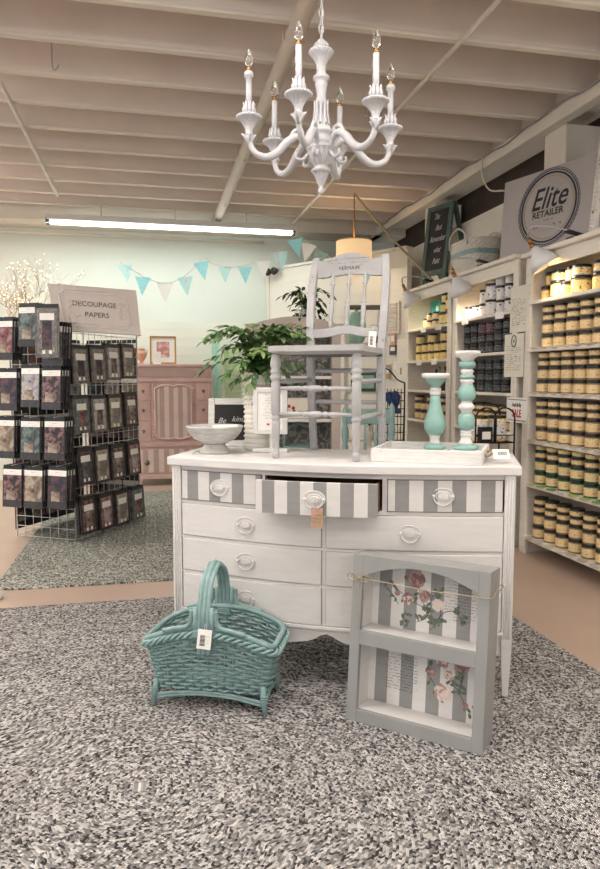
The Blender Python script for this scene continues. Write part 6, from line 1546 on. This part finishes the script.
# cream triangular pennant card standing on the seat
q2 = Matrix.Translation(tc.location) @ Matrix.Rotation(-YAW+0.05, 4, 'Z') @ Vector((0.04, 0.20, 0.461))
b = MB(); b.prism_xz([(-0.05, 0), (0.10, 0), (0.03, 0.42)], -0.008, 0.008); o = b.build('pennant_card', 'creampaper', bevel=0.002); o.location = q2; o.rotation_euler = (0, 0, -YAW); tag(o, 'cream triangular card standing on the teal chair seat', 'card')
# black wire rack with blue cloth
ws = 6.0
a_, c_ = at_s(377, 440, ws), at_s(404, 440, ws); wd = c_-a_; wd.z = 0; WWW = wd.length; wa = math.atan2(wd.y, wd.x)
Zw = lambda y: at_s(392, y, ws).z
t = thing('wire_hanging_rack', 'black curly wire rack holding a blue cloth left of the cabinet', 'rack', (a_.x, a_.y, 0.0005), wa)
b = MB()
for k in range(9): x = WWW*k/8; b.tube([(x, 0, 0), (x, 0, Zw(389) if k < 8 else Zw(384))], 0.004, 5)
z = 0.02
while z < Zw(389): b.tube([(0, 0, z), (WWW, 0, z)], 0.004, 5); z += 0.07
b.tube(spline([(0, 0, Zw(369)), (WWW*0.35, 0, Zw(369)), (WWW*0.55, 0, Zw(374)), (WWW*0.75, 0, Zw(380)), (WWW, 0, Zw(383))], 6), 0.007, 6)
b.tube([(0, 0, 0), (0, 0, Zw(369))], 0.007, 6); b.tube([(WWW, 0, 0), (WWW, 0, Zw(383))], 0.007, 6)
b.tube([(0, 0.15, 0), (0, 0, Zw(400))], 0.006, 6); b.tube([(WWW, 0.15, 0), (WWW, 0, Zw(400))], 0.006, 6)
b.build('wire_frame', 'blackmetal', t)
q = Matrix.Translation(t.location) @ Matrix.Rotation(wa, 4, 'Z') @ Vector((WWW*0.55, -0.05, Zw(410)))
b = MB(); rr = random.Random(6)
for i in range(14): b.sphere((rr.uniform(-0.07, 0.06), rr.uniform(-0.02, 0.015), rr.uniform(0.0, 0.14)), 0.032, 9, 6, (1.0, 0.6, 1.2))
b.box(-0.09, 0.07, -0.02, 0.03, -0.03, 0.01); o = b.build('folded_cloth', 'denim'); o.location = q; tag(o, 'bunched dark blue cloth hung on the black wire rack', 'cloth')
# small things hung on the corner partition
nP = Vector((pd.y, -pd.x)).normalized()
def on_partition(px, py, off=0.02): return plane_hit(px, py, Vector((pA.x, pA.y))+nP*(off), nP)
for px, py, w_, h_, m_, lab in ((393, 340, 0.06, 0.15, 'peach', 'peach paper strip pinned on the corner partition above the wire rack'), (393, 350, 0.085, 0.10, 'pouch', 'small dark card pinned on the corner partition above the wire rack'), (397, 368, 0.11, 0.24, 'creampaper', 'pale packet hanging on the corner partition above the wire rack'), (388, 372, 0.05, 0.15, 'gold', 'tan tag hanging on the corner partition above the wire rack')):
    p = on_partition(px, py); b = MB(); b.box(-w_/2, w_/2, -0.006, 0.004, -h_/2, h_/2); o = b.build('hanging_packet', m_, bevel=0.001); o.location = p; o.rotation_euler = (0, 0, ang); tag(o, lab, 'packet')
    b = MB(); b.box(-w_*0.35, w_*0.35, -0.0075, -0.006, -h_*0.1, h_*0.3); b.build('label', 'paper', o)
# louvred vent panel
p = on_partition(388, 318, 0.0); t = thing('louvre_panel', 'cream louvred vent panel set high on the corner partition', 'vent', p, ang)
b = MB(); b.box(-0.16, 0.16, -0.02, 0.01, -0.17, 0.17); b.build('frame', 'shelfwhite', t, bevel=0.004)
b = MB()
for k in range(9): b.box(-0.13, 0.13, -0.032, -0.018, -0.14+0.033*k, -0.14+0.033*k+0.022, Matrix.Rotation(0.5, 3, 'X'))
b.build('slats', 'shelfwhite', t)
# basket of twigs seen at the left of the right chair post
t = thing('small_bucket', 'small grey metal bucket with handle on the white shelf behind the chair', 'bucket', Tf @ Vector((FW-0.08, 0.10, Zf(343)+0.001)))
b = MB(); b.lathe([(0.035, 0), (0.05, 0.10), (0.053, 0.10), (0.046, 0.10), (0.032, 0.008), (0, 0.008)], 20); b.build('pail', 'steel', t)
b = MB(); b.tube(spline([(-0.05, 0, 0.095), (-0.04, 0, 0.15), (0, 0, 0.17), (0.04, 0, 0.15), (0.05, 0, 0.095)], 5), 0.003, 5); b.build('bail', 'steel', t)
